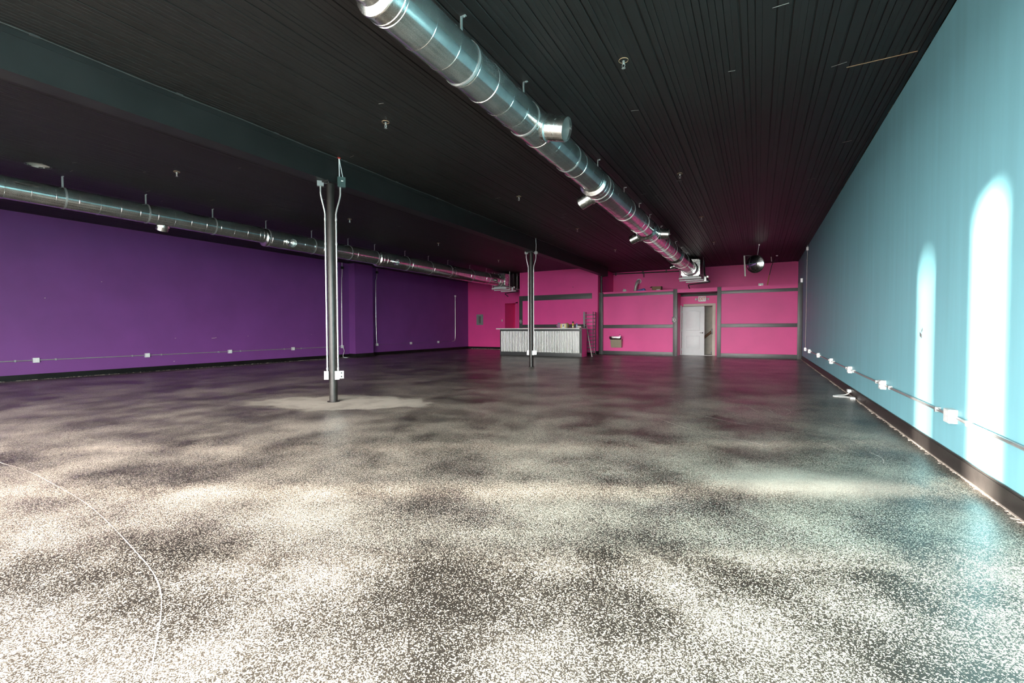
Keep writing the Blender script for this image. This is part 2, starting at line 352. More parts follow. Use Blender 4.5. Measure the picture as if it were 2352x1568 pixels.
# round hole for a downlight
hole = thing('downlight_hole', 'empty round downlight hole in the black planks beyond the beam', 'light', (hx, hy, H))
MB().lathe([(0.148, -0.002), (0.165, -0.006), (0.17, -0.002), (0.17, 0.0)], (hx, hy, H-0.001), (0, 0, 1), 40, cap=(False, False)).build('rim', CHAR, hole)
MB().lathe([(0.153, -0.004), (0.153, 0.24), (0.001, 0.24)], (hx, hy, H), (0, 0, 1), 40, cap=(False, False)).build('can', mat('bare can metal', (0.35, 0.32, 0.29), 0.6, 0.2), hole)

# baseboards
def baseboard(name, pts, label, chunk=None, mat_=BLACK, h_=0.135, t=0.018):
    pass
struct(MB().box(XL, XL+0.018, YF, 13.45, 0, 0.115).box(XL, XL+0.03, YF, 13.45, 0, 0.03).box(XL, XL+0.018, 14.51, YB, 0, 0.115).box(XL, XL+0.012, YF, YB, 0.115, 0.135).build('baseboard_left', BLACK, smooth=False), 'black baseboard along the purple wall', 'baseboard')
m = MB(); y = YF
while y < YB:
    l = 2.44; m.box(XR-0.018, XR, y+0.0015, min(y+l, YP), 0.004, 0.125); m.box(XR-0.011, XR, y+0.0015, min(y+l, YP), 0.125, 0.14); y += l
    if y > YP: break
RB = mat('dark brown baseboard paint', (0.030, 0.026, 0.024), 0.42, var=0.2, nscale=10, bump=0.1)
struct(m.build('baseboard_right', RB, smooth=False), 'dark worn baseboard along the teal wall', 'baseboard')
struct(MB().box(XL, nx0-0.06, YB-0.018, YB, 0, 0.13).box(nx1+0.06, BX0, YB-0.018, YB, 0, 0.13).build('baseboard_back', BLACK, smooth=False), 'black baseboard along the pink back wall', 'baseboard')
struct(MB().box(BX0, BX1+0.02, BY-0.018, BY, 0, 0.15).box(BX1, BX1+0.018, BY-0.018, YP, 0, 0.15).build('baseboard_block', BLACK, smooth=False), 'black baseboard along the pink block behind the bar', 'baseboard')
# plaster crumbs
def crumbs(name, label, n, fx, fy, s=0.02):
    m = MB()
    for k in range(n):
        x, y = fx(), fy(); a = random.uniform(0.4, 1.5)*s
        m.obox((x, y, a*0.2), (a, a*0.3, 0), (-a*0.2, a*0.5, 0), (0, 0, a*0.2))
    o = m.build(name, DIRT, smooth=False); o['kind'] = 'stuff'; return tag(o, label, 'debris')
crumbs('plaster_crumbs', 'pale plaster crumbs under the pink back wall baseboard', 60, lambda: random.uniform(-15.2, -12.9), lambda: YB-0.03-random.random()*0.04, 0.03)
crumbs('plaster_crumbs', 'pale plaster crumbs along the teal wall baseboard', 500, lambda: XR-0.022-abs(random.gauss(0, 0.015)), lambda: random.choice((random.uniform(2.2, 9.1), random.uniform(9.9, 20))), 0.008)
crumbs('plaster_crumbs', 'pale plaster crumbs along the purple wall baseboard', 300, lambda: XL+0.035+abs(random.gauss(0, 0.02)), lambda: random.uniform(2.5, 14), 0.012)
crumbs('plaster_crumbs', 'pale plaster crumbs at the foot of the pink block corner', 12, lambda: random.uniform(-6.75, -6.52), lambda: BY-0.04-random.random()*0.03, 0.03)
# pale grout line along the teal wall foot
struct(MB().box(XR-0.03, XR-0.017, YF, YP, 0, 0.006).build('trim_joint', DIRT, smooth=False), 'pale worn joint line between floor and teal wall baseboard', 'trim')
# cracked line in the coating
cr = [(-7.5, 1.22), (-6.0, 1.265), (-5.52, 1.312), (-4.735, 1.285), (-4.07, 1.254), (-3.43, 1.174), (-2.95, 1.10), (-2.63, 1.05), (-2.376, 0.981), (-2.163, 0.887), (-1.976, 0.788), (-1.6, 0.6)]
def ribbon(pts, w, z=0.0008, jit=0.0):
    m = MB(); P = [Vector((*q, 0)) for q in pts]
    for _ in range(2):
        q = [P[0]]
        for a, b in zip(P, P[1:]): q += [a*0.75+b*0.25, a*0.25+b*0.75]
        P = q+[P[-1]]
    V = []
    for i, q in enumerate(P):
        d = (P[min(i+1, len(P)-1)]-P[max(i-1, 0)]).normalized(); n_ = Vector((-d.y, d.x, 0)); ww = w*random.uniform(1-jit, 1+jit)
        V += [q+n_*ww+Vector((0, 0, z)), q-n_*ww+Vector((0, 0, z))]
    m.add(V, [(2*i, 2*i+1, 2*i+3, 2*i+2) for i in range(len(P)-1)]); return m
CRK = mat('pale crack filler', (0.50, 0.41, 0.37), 0.7, var=0.3, nscale=40)
ribbon(cr, 0.0019, jit=0.5).build('crack_line', CRK, floor, smooth=False)
sc = [[(-1.15, 6.1), (-0.6, 5.5), (-0.2, 5.35), (0.1, 5.2)], [(-1.35, 8.0), (-0.9, 7.4), (-0.3, 7.2)], [(0.1, 7.0), (0.5, 6.7), (0.75, 6.9), (0.9, 6.6)], [(-0.5, 7.7), (-0.2, 7.9), (0.0, 7.3)],
      [(-0.9, 6.8), (-0.2, 6.2), (0.5, 6.1), (1.0, 5.8)], [(0.3, 7.9), (0.45, 7.5), (0.35, 7.2)], [(0.95, 5.4), (1.02, 5.2), (0.98, 5.0)], [(0.6, 5.6), (0.75, 5.3)], [(-0.2, 7.6), (0.1, 7.75), (0.2, 7.3)], [(-3.4, 10.2), (-2.9, 9.7)], [(0.85, 6.5), (1.05, 6.3), (0.9, 6.0)]]
m = MB()
for s_ in sc:
    r_ = ribbon(s_, 0.0035, jit=0.6); m.add(r_.v, r_.f)
m.build('scratch_marks', CRK, floor, smooth=False)['kind'] = 'stuff'

# ------------------------------------------------------------------ street front behind the camera
WZ0, WZ1 = 0.12, 3.25
wins = [(-12.05, -11.55), (-9.72, -8.86), (-7.55, 1.15)]
m = MB(); xs = [XL-0.15] + [v for w in wins for v in w] + [XR+0.15]
for i in range(0, len(xs), 2): m.box(xs[i], xs[i+1], YF-0.2, YF, 0, H+0.1)
for a, b in wins: m.box(a, b, YF-0.2, YF, 0, WZ0); m.box(a, b, YF-0.2, YF, WZ1, H+0.1)
struct(m.build('wall_front', FRONTW, smooth=False), 'street front wall with tall shop windows', 'wall')
wlab = ['narrow clear shop window slit', 'tall clear single shop window', 'wide clear shop window with mullions']
for i, (a, b) in enumerate(wins):
    o = thing('window_%d' % (i+1), wlab[i], 'window', ((a+b)/2, YF, WZ0), kind='structure')
    m = MB(); n_ = max(1, round((b-a)/2.2))
    m.box(a, a+0.05, YF-0.14, YF-0.06, WZ0, WZ1); m.box(b-0.05, b, YF-0.14, YF-0.06, WZ0, WZ1); m.box(a, b, YF-0.14, YF-0.06, WZ0, WZ0+0.06); m.box(a, b, YF-0.14, YF-0.06, WZ1-0.05, WZ1)
    m.build('window_frame', FRAMEM, o, smooth=False)
    for k in range(n_):
        xa, xb = a+(b-a)*k/n_, a+(b-a)*(k+1)/n_
        if k: box(xa-0.03, xa+0.03, YF-0.14, YF-0.06, WZ0+0.06, WZ1-0.05).build('mullion', FRAMEM, o, smooth=False)
        MB().add([(xa, YF-0.1, WZ0+0.01), (xb, YF-0.1, WZ0+0.01), (xb, YF-0.1, WZ1-0.01), (xa, YF-0.1, WZ1-0.01)], [(0, 1, 2, 3)]).build('pane', GLASS, o, smooth=False)
    if True:
        pl = bpy.data.lights.new('window_front_portal_offscreen', 'AREA'); pl.shape = 'RECTANGLE'; pl.size = b-a; pl.size_y = WZ1-WZ0; pl.cycles.is_portal = True
        po = bpy.data.objects.new('window_front_portal_offscreen', pl); COL.objects.link(po); po.location = ((a+b)/2, YF-0.22, (WZ0+WZ1)/2); po.rotation_euler = (R(90), 0, 0)
struct(box(-60, 60, -60, YF-0.2, -0.2, -0.05).build('ground_outside', ASPH, smooth=False), 'asphalt street outside the shop windows', 'ground')

# ------------------------------------------------------------------ partition trim
def trim(name, label, *bxs, m_=CHAR):
    m = MB()
    for q in bxs: m.bbox(*q, b=0.004)
    return struct(m.build(name, m_), label, 'trim')
ty0, ty1 = YP-0.022, YP+0.002
trim('trim_1', 'charcoal post at the left end of the pink partition', (-6.46, -6.29, YP-0.12, YP+0.01, 0, 2.84))
trim('trim_2', 'charcoal post between the drinking fountain panel and the door recess', (-3.205, -3.045, YP-0.05, YP+0.13, 0, 2.87))
trim('trim_3', 'charcoal post between the door recess and the panel by the teal wall', (-1.485, -1.335, YP-0.05, YP+0.13, 0, 2.875))
trim('trim_4', 'charcoal corner post against the teal wall', (1.31, 1.455, YP-0.09, YP+0.02, 0, 2.90))
trim('trim_5', 'charcoal top rail over the drinking fountain panel', (-6.29, -3.205, ty0, ty1, 2.655, 2.785))
trim('trim_6', 'charcoal top rail of the panel by the teal wall', (-1.335, 1.31, ty0, ty1, 2.595, 2.72))
trim('trim_7', 'charcoal middle rail over the drinking fountain', (-6.29, -3.205, ty0, ty1, 1.21, 1.36))
trim('trim_8', 'charcoal middle rail of the panel by the teal wall', (-1.335, 1.31, ty0, ty1, 1.225, 1.37))
trim('baseboard_fountain', 'charcoal baseboard under the drinking fountain panel', (-6.29, -3.205, YP-0.03, YP, 0, 0.165))
trim('baseboard_teal_panel', 'charcoal baseboard of the panel by the teal wall', (-1.335, 1.31, YP-0.03, YP, 0, 0.165))
# block trim
trim('trim_11', 'charcoal rail high on the pink block behind the bar', (-10.42, -6.78, BY-0.03, BY, 2.59, 2.84))
trim('trim_12', 'slim charcoal strip standing in for a highlight on the pink block rail', (-10.42, -6.78, BY-0.036, BY, 2.70, 2.73))  # strip added where the rail shows a highlight line
trim('trim_13', 'charcoal upright at the free edge of the pink block', (-10.60, -10.42, BY-0.03, BY, 0.15, 2.84))
trim('trim_14', 'charcoal rail behind the bar counter', (-10.42, -6.6, BY-0.03, BY, 1.24, 1.40))
# niche casing
struct(MB().box(nx0-0.16, nx0, YB-0.025, YB, 0, nz+0.06).box(nx1, nx1+0.16, YB-0.02, YB, 0, nz+0.06).box(nx0-0.16, nx1+0.16, YB-0.02, YB, nz, nz+0.09).build('trim_15', PINK, smooth=False), 'pink painted casing of the narrow doorway in the back wall', 'trim')

# ------------------------------------------------------------------ door
d = thing('door_1', 'white two panel door standing in the pink recess', 'door', (-2.5, YD, 0), kind='structure')
lx0, lx1, lz0, lz1, ly = -2.985, -2.06, 0.015, 2.155, YD-0.03
leaf = bbox(lx0, lx1, ly, ly+0.04, lz0, lz1, b=0.003).build('door_leaf', DOORW, d)
def door_panel(x0, x1, z0, z1, arch):
    pts = [(x0, z0), (x1, z0)]
    if arch:
        for k in range(13):
            t = k/12; pts.append((x1+(x0-x1)*t, z1-arch+arch*math.sin(math.pi*t)))
    else: pts += [(x1, z1), (x0, z1)]
    m = MB(); cx = sum(q[0] for q in pts)/len(pts); cz = sum(q[1] for q in pts)/len(pts); n_ = len(pts)
    rings = []
    for s_, yy in ((1, ly+0.001), (0.975, ly-0.007), (0.93, ly-0.007), (0.88, ly+0.004), (0.80, ly-0.004)):
        rings.append([(cx+(x-cx)*s_, yy, cz+(z-cz)*(1-(1-s_)*(x1-x0)/(z1-z0))) for x, z in pts])
    V = [v for r_ in rings for v in r_]
    Fc = [(i*n_+k, i*n_+(k+1) % n_, (i+1)*n_+(k+1) % n_, (i+1)*n_+k) for i in range(4) for k in range(n_)] + [tuple(4*n_+k for k in range(n_))]
    m.add(V, Fc); return m.build('panel', DOORW, leaf)
door_panel(lx0+0.16, lx1-0.17, 1.09, 1.97, 0.04); door_panel(lx0+0.16, lx1-0.17, 0.25, 0.88, 0)
m = MB(); m.lathe([(0.028, 0), (0.028, 0.012), (0.012, 0.014), (0.011, 0.05)], (lx1-0.07, ly, 0.99), (0, -1, 0), 20); m.bbox(lx1-0.18, lx1-0.06, ly-0.06, ly-0.045, 0.98, 1.0)
m.build('lever_handle', DARKP, leaf)
for z in (0.25, 1.10, 1.92): MB().cyl((lx0-0.008, ly-0.008, z-0.05), (lx0-0.008, ly-0.008, z+0.05), 0.012, 12).build('hinge', WHITEM, leaf)
m = MB(); m.bbox(OX1, OX1+0.11, YD-0.025, YD+0.01, 0, OZ+0.10); m.bbox(-2.93, OX1-0.001, YD-0.025, YD+0.01, OZ, OZ+0.10); m.box(OX1-0.015, OX1, YD, YD+0.1, 0, OZ)
m.build('door_frame', BEIGE, d)
m = MB(); m.bbox(DX0+0.001, DX0+0.05, YD-0.1, YD-0.02, 0, OZ+0.04); m.build('hinge_jamb', DOORW, d)
bbox(OX0, OX1, YD-0.06, YD+0.1, 0, 0.018).build('threshold', WHITEM, d)
m = MB(); m.bbox(OX1-0.05, OX1-0.005, YD-0.03, YD+0.005, 0.93, 1.17); m.cyl((OX1-0.03, YD-0.03, 1.0), (OX1-0.03, YD-0.055, 1.0), 0.012, 12); m.build('strike_plate', DARKP, d)
m = MB(); m.bbox(OX1-0.06, OX1-0.02, YD+0.0, YD+0.03, 0.08, 0.2); m.cyl((OX1-0.05, YD-0.005, 0.13), (OX1-0.05, YD+0.0, 0.13), 0.02, 12); m.build('floor_bolt', DARKP, d)
hr = thing('handrail', 'brown wooden stair handrail slanting behind the half open doorway', 'handrail', (-1.9, 22.2, 0.9))
MB().tube([(-2.35, 22.2, 0.60), (-1.74, 22.2, 1.14)], 0.055, 12).build('rail', WOOD, hr)
for t in (0.3, 0.8): MB().cyl((-2.35+0.61*t, 22.22, 0.60+0.54*t), (-2.35+0.61*t, 22.3, 0.58+0.54*t), 0.012, 8).build('bracket', DARKP, hr)

# exit sign
ex = thing('exit_sign', 'white exit sign with red letters and two lamp heads above the door', 'sign', (-2.16, YD, 2.36))
bbox(-2.315, -2.005, YD-0.06, YD, 2.36, 2.59, b=0.008).build('sign_body', WHITEM, ex)
me = text_mesh('EXIT', 0.20, 0.002); me.materials.append(REDP)
o = bpy.data.objects.new('lettering', me); COL.objects.link(o); o.parent = ex; o.location = (0, -0.062, 0.115); o.rotation_euler = (R(90), 0, 0); o.scale = (0.62, 1.0, 1)
o.parent = ex
for s_ in (-1, 1):
    m = MB(); cx = -2.16+s_*0.21; m.lathe([(0.02, 0), (0.045, 0.02), (0.048, 0.075), (0.04, 0.085)], (cx, YD-0.02, 2.47), (s_*0.5, -0.85, -0.1), 20); m.bbox(min(cx, -2.16+s_*0.15), max(cx, -2.16+s_*0.15), YD-0.03, YD-0.01, 2.46, 2.49)
    m.build('lamp_head', WHITEM, ex)

# ------------------------------------------------------------------ restroom signs
def restroom_sign(x, y, z, label, w=0.17, h_=0.23):
    t = thing('restroom_sign', label, 'sign', (x, y, z))
    bbox(x-w/2, x+w/2, y-0.008, y, z-h_/2, z+h_/2, b=0.003).build('plate', CHAR, t)
    m = MB(); yy = y-0.0105
    def dsc(cx, cz, r_, n_=16): m.lathe([(r_, 0), (r_, 0.0022)], (x+cx, yy, z+cz), (0, 1, 0), n_)
    def bar(a, b, w_): 
        a = Vector((x+a[0], yy+0.001, z+a[1])); b = Vector((x+b[0], yy+0.001, z+b[1])); dd = (b-a); n_ = Vector((-dd.z, 0, dd.x)).normalized()*w_
        m.obox((a+b)/2, dd/2, n_, (0, 0.001, 0))
    dsc(-0.045, 0.075, 0.013); bar((-0.045, 0.055), (-0.045, 0.0), 0.016); bar((-0.054, 0.0), (-0.054, -0.055), 0.007); bar((-0.036, 0.0), (-0.036, -0.055), 0.007)
    dsc(0.02, 0.075, 0.012); bar((0.02, 0.058), (0.024, 0.005), 0.008); bar((0.024, 0.005), (0.055, 0.005), 0.007); bar((0.055, 0.005), (0.066, -0.045), 0.007); bar((0.02, 0.035), (0.05, 0.032), 0.006)
    for k in range(16):
        a0 = R(140+k*16); a1 = R(140+(k+1)*16); bar((0.026+0.038*math.cos(a0), -0.02+0.038*math.sin(a0)), (0.026+0.038*math.cos(a1), -0.02+0.038*math.sin(a1)), 0.0045)
    bar((-0.05, -0.088), (0.05, -0.088), 0.006)
    m.build('pictogram', WHITEP, t); return t
restroom_sign(-3.155, YP-0.05, 1.565, 'dark restroom sign with white figures on the post beside the door recess')
restroom_sign(-10.51, BY-0.03, 1.57, 'dark restroom sign with white figures on the upright of the pink block')

# ------------------------------------------------------------------ drinking fountain
df = thing('drinking_fountain', 'tan drinking fountain with a steel bowl on the pink partition', 'fountain', (-5.63, YP, 0.33))
m = MB(); x0, x1, y0, y1, z0, z1 = -5.885, -5.375, YP-0.27, YP, 0.33, 0.70
m.add([(x0+0.02, y0+0.06, z0), (x1-0.02, y0+0.06, z0), (x1-0.02, y1, z0), (x0+0.02, y1, z0), (x0, y0, z1), (x1, y0, z1), (x1, y1, z1), (x0, y1, z1)], [(0, 1, 2, 3), (4, 5, 6, 7), (0, 1, 5, 4), (1, 2, 6, 5), (2, 3, 7, 6), (3, 0, 4, 7)])
m.build('cabinet', TANM, df, smooth=False)
# bowl: rounded tray with a recessed basin
m = MB(); rings = []; n_ = 36
for s_, z in ((0.90, 0.695), (1.0, 0.725), (1.03, 0.80), (1.0, 0.835), (0.93, 0.835), (0.86, 0.815), (0.45, 0.775), (0.05, 0.768)):
    ring = []
    for k in range(n_):
        a = 2*math.pi*k/n_; ca, sa = math.cos(a), math.sin(a); e = 0.5
        ring.append((-5.64+0.29*s_*math.copysign(abs(ca)**e, ca), YP-0.175+0.172*s_*math.copysign(abs(sa)**e, sa), z))
    rings += ring
m.add(rings, [(i*n_+k, i*n_+(k+1) % n_, (i+1)*n_+(k+1) % n_, (i+1)*n_+k) for i in range(7) for k in range(n_)] + [tuple(7*n_+k for k in range(n_)), tuple(range(n_))])
bowl = m.build('bowl', CHROME, df)
MB().tube([(-5.46, YP-0.14, 0.82), (-5.46, YP-0.14, 0.885), (-5.475, YP-0.15, 0.915), (-5.51, YP-0.165, 0.92)], 0.013, 12, smooth=1).build('spout', CHROME, df)
MB().lathe([(0.02, 0), (0.02, 0.012), (0.014, 0.018)], (-5.8, YP-0.16, 0.835), (0, 0, 1), 16).build('push_button', CHROME, df)

# ------------------------------------------------------------------ bar counter
bc = thing('bar_counter', 'bar counter clad in corrugated steel with a white top', 'counter', (-8.4, 17.9, 0))
cx0, cx1, cyf, cyb, cz = -10.385, -6.44, 17.68, 18.35, 1.175
m = MB(); m.bbox(cx0, cx0+0.03, cyf+0.04, cyb, 0, cz); m.bbox(cx0+0.02, cx1-0.02, cyf+0.06, cyf+0.09, 0.02, cz); m.bbox(cx0, cx1, cyb-0.03, cyb, 0.02, cz)
m.build('carcass', BLACK, bc)
MB().bbox(cx1-0.03, cx1, cyf+0.04, cyb, 0.0, cz).build('end_panel', PINK, bc)
MB().bbox(cx0-0.14, cx1-0.05, cyf-0.13, cyb+0.04, cz, cz+0.045, b=0.008).build('countertop', TOPM, bc)
MB().bbox(cx0-0.001, cx1, cyf, cyf+0.05, cz-0.085, cz).build('top_rail', CHAR, bc)
MB().bbox(cx0, cx1, cyf, cyf+0.05, 0, 0.165).build('plinth', CHAR, bc)
MB().bbox(cx1-0.09, cx1+0.001, cyf-0.002, cyf+0.05, 0.165, cz-0.085).build('end_stile', CHAR, bc)
MB().bbox(cx0, cx0+0.035, cyf-0.002, cyf+0.05, 0.165, cz-0.085).build('end_stile', CHAR, bc)
px0, px1 = cx0+0.035, cx1-0.09; npan = 5; wpan = (px1-px0)/npan
for k in range(npan):
    m = MB(); pts = []; a = px0+wpan*k; nr = 10
    for i in range(nr):
        w0 = wpan/nr; q = a+w0*i; jj = random.uniform(0.8, 1.25)
        for t, dd in ((0, 0), (0.18, 0.0), (0.30, 0.022*jj), (0.42, 0.030*jj), (0.58, 0.030*jj), (0.70, 0.022*jj), (0.82, 0.0)): pts.append((q+w0*t, cyf+0.034-dd))
    pts.append((a+wpan+0.012, cyf+0.030))
    V = [(x, y, z) for z in (0.16, cz-0.08) for x, y in pts]; n_ = len(pts)
    m.add(V, [(i, i+1, n_+i+1, n_+i) for i in range(n_-1)])
    sh = m.build('corrugated_sheet', CORR, bc, ang=60)
    s2 = MB()
    for i in range(0, nr, 3):
        for z in (0.21, 0.63, cz-0.13): s2.lathe([(0.007, 0), (0.005, 0.004)], (a+wpan/nr*(i+0.5), cyf+0.011, z), (0, -1, 0), 8)
    s2.build('screw_heads', GREY, sh)['kind'] = 'stuff'

TZ = cz+0.045
# things on the bar
b1 = thing('snack_bag', 'yellow and white printed carton standing on the bar top', 'carton', (-7.35, 17.95, TZ))
bx_ = bbox(-7.47, -7.20, 17.86, 18.0, TZ, TZ+0.185, b=0.008).build('carton_body', mat('white carton', (0.75, 0.73, 0.68), 0.5), b1)
MB().box(-7.455, -7.41, 17.857, 17.861, TZ+0.01, TZ+0.175).box(-7.26, -7.215, 17.857, 17.861, TZ+0.01, TZ+0.09).box(-7.27, -7.22, 17.857, 17.861, TZ+0.11, TZ+0.16).build('yellow_prints', YELLOW, b1, smooth=False)['kind'] = 'stuff'
MB().obox((-7.345, 17.8585, TZ+0.10), (0.018, 0, 0.045), (0.008, 0, -0.003), (0, 0.002, 0)).obox((-7.32, 17.8585, TZ+0.10), (0.012, 0, -0.045), (0.008, 0, 0.003), (0, 0.002, 0)).box(-7.36, -7.31, 17.857, 17.861, TZ+0.085, TZ+0.097).build('letter_print', DARKP, b1, smooth=False)
def crumple(name, label, cat, c, r_, m_, sq=(1, 1, 1), seed=1):
    rnd = random.Random(seed); bm = bmesh.new(); bmesh.ops.create_icosphere(bm, subdivisions=3, radius=1)
    for v in bm.verts:
        n_ = 1 + 0.18*math.sin(v.co.x*5+seed)+0.14*math.sin(v.co.y*7+seed*2)+0.10*math.sin(v.co.z*9+seed*3)+rnd.uniform(-0.05, 0.05)
        v.co = Vector((v.co.x*sq[0], v.co.y*sq[1], max(v.co.z, -0.75)*sq[2]))*n_*r_
    zmin = min(v.co.z for v in bm.verts)
    for v in bm.verts: v.co += Vector(c) - Vector((0, 0, zmin))
    m = MB(); bm.verts.index_update(); m.add([v.co[:] for v in bm.verts], [[v.index for v in f.verts] for f in bm.faces]); bm.free()
    return tag(m.build(name, m_, ang=180), label, cat)
crumple('wrapped_bouquet', 'mauve and yellow wrapped bundle lying behind the printed carton on the bar', 'bundle', (-7.62, 18.08, TZ), 0.11, PLUM, (1.1, 0.7, 1.0), 2)
crumple('yellow_flowers', 'yellow paper tuft sticking up behind the printed carton on the bar', 'paper', (-7.35, 18.19, TZ), 0.115, mat('yellow foil', (0.62, 0.45, 0.08), 0.4, var=0.3, nscale=20), (1.1, 0.6, 0.95), 5)
t = thing('spray_can', 'yellow spray can with a black cap on the bar top', 'can', (-6.93, 17.95, TZ))
MB().lathe([(0.03, 0), (0.034, 0.005), (0.034, 0.20), (0.022, 0.225)], (-6.93, 17.95, TZ), n=24).build('can_body', [YELLOW], t)
MB().lathe([(0.035, 0.03), (0.035, 0.09)], (-6.93, 17.95, TZ), n=24, cap=(False, False)).build('can_label', WHITEP, t)
MB().lathe([(0.036, 0.205), (0.036, 0.27), (0.030, 0.28)], (-6.93, 17.95, TZ), n=24).build('cap', DARKP, t)
t = thing('spray_bottle', 'pale blue spray bottle on the bar top', 'bottle', (-6.76, 17.98, TZ))
MB().lathe([(0.04, 0), (0.045, 0.01), (0.043, 0.10), (0.018, 0.14), (0.016, 0.16)], (-6.76, 17.98, TZ), n=24).build('bottle_body', LILAC, t)
MB().lathe([(0.02, 0.155), (0.02, 0.175)], (-6.76, 17.98, TZ), n=16).bbox(-6.80, -6.74, 17.965, 17.995, TZ+0.17, TZ+0.20).bbox(-6.80, -6.79, 17.97, 17.99, TZ+0.12, TZ+0.175).build('trigger_head', BLUEP, t)
crumple('folded_cloth', 'cream folded cloth lying on the bar top', 'cloth', (-6.64, 17.90, TZ), 0.085, CREAM, (1.15, 0.7, 0.55), 9)
crumple('dark_bag', 'small black bag at the end of the bar top', 'bag', (-6.53, 18.06, TZ), 0.05, DARKP, (0.9, 0.7, 1.4), 12)

# ------------------------------------------------------------------ shelf rack and leaning pole
rk = thing('shelf_rack', 'narrow dark rack of many shelves standing beyond the bar counter', 'rack', (-6.68, 19.3, 0))
rx0, rx1, ry0, ry1 = -6.92, -6.445, 19.2, 19.55
for x_ in (rx0, rx1-0.03):
    bbox(x_, x_+(0.075 if x_ == rx0 else 0.03), ry0, ry0+0.03, 0, 1.95).build('upright', GREY if x_ == rx0 else CHAR, rk); bbox(x_, x_+0.03, ry1-0.03, ry1, 0, 1.95).build('upright', CHAR, rk)
bbox(rx0+0.005, rx1-0.005, ry1-0.012, ry1-0.002, 0.1, 1.94).build('back_board', PINK, rk)
z = 0.17; k = 0
while z < 1.95:
    bbox(rx0+0.005, rx1-0.005, ry0+0.004, ry1-0.01, z-0.012, z+0.012, b=0.003).build('shelf', GREY, rk)
    z += 0.1645
br = thing('broom_pole', 'pale pole leaning against the dark shelf rack', 'pole', (-6.16, 18.2, 0))
MB().tube([(-6.17, 18.2, 0.012), (-6.60, 18.75, 1.27)], 0.017, 10).build('shaft', mat('pale painted wood', (0.55, 0.52, 0.47), 0.5), br)
MB().tube([(-6.167, 18.196, 0.001), (-6.18, 18.213, 0.04)], 0.021, 10).build('end_cap', WHITEP, br)

# ------------------------------------------------------------------ electrical panel, switch
ep = thing('breaker_panel', 'grey breaker panel on the pink back wall', 'panel', (-14.6, YB, 1.43))
bbox(-14.84, -14.375, YB-0.03, YB, 1.43, 2.06, b=0.006).build('cover', GREY, ep)
bbox(-14.72, -14.49, YB-0.036, YB-0.028, 1.50, 1.98, b=0.003).build('panel_door', GREY, ep)
m = MB()
for k in range(10): m.box(-14.66, -14.61, YB-0.044, YB-0.035, 1.54+k*0.042, 1.57+k*0.042); m.box(-14.58, -14.53, YB-0.044, YB-0.035, 1.54+k*0.042, 1.57+k*0.042)
m.build('breaker_switches', DARKP, ep, smooth=False)['kind'] = 'stuff'
sw = thing('light_switch', 'ivory light switch beside the narrow pink doorway', 'switch', (-13.07, YB-0.0, 1.62))
bbox(-13.11, -13.035, YB-0.008, YB, 1.62, 1.74, b=0.003).build('plate', CREAM, sw); bbox(-13.08, -13.065, YB-0.018, YB-0.006, 1.665, 1.695).build('toggle', CREAM, sw)

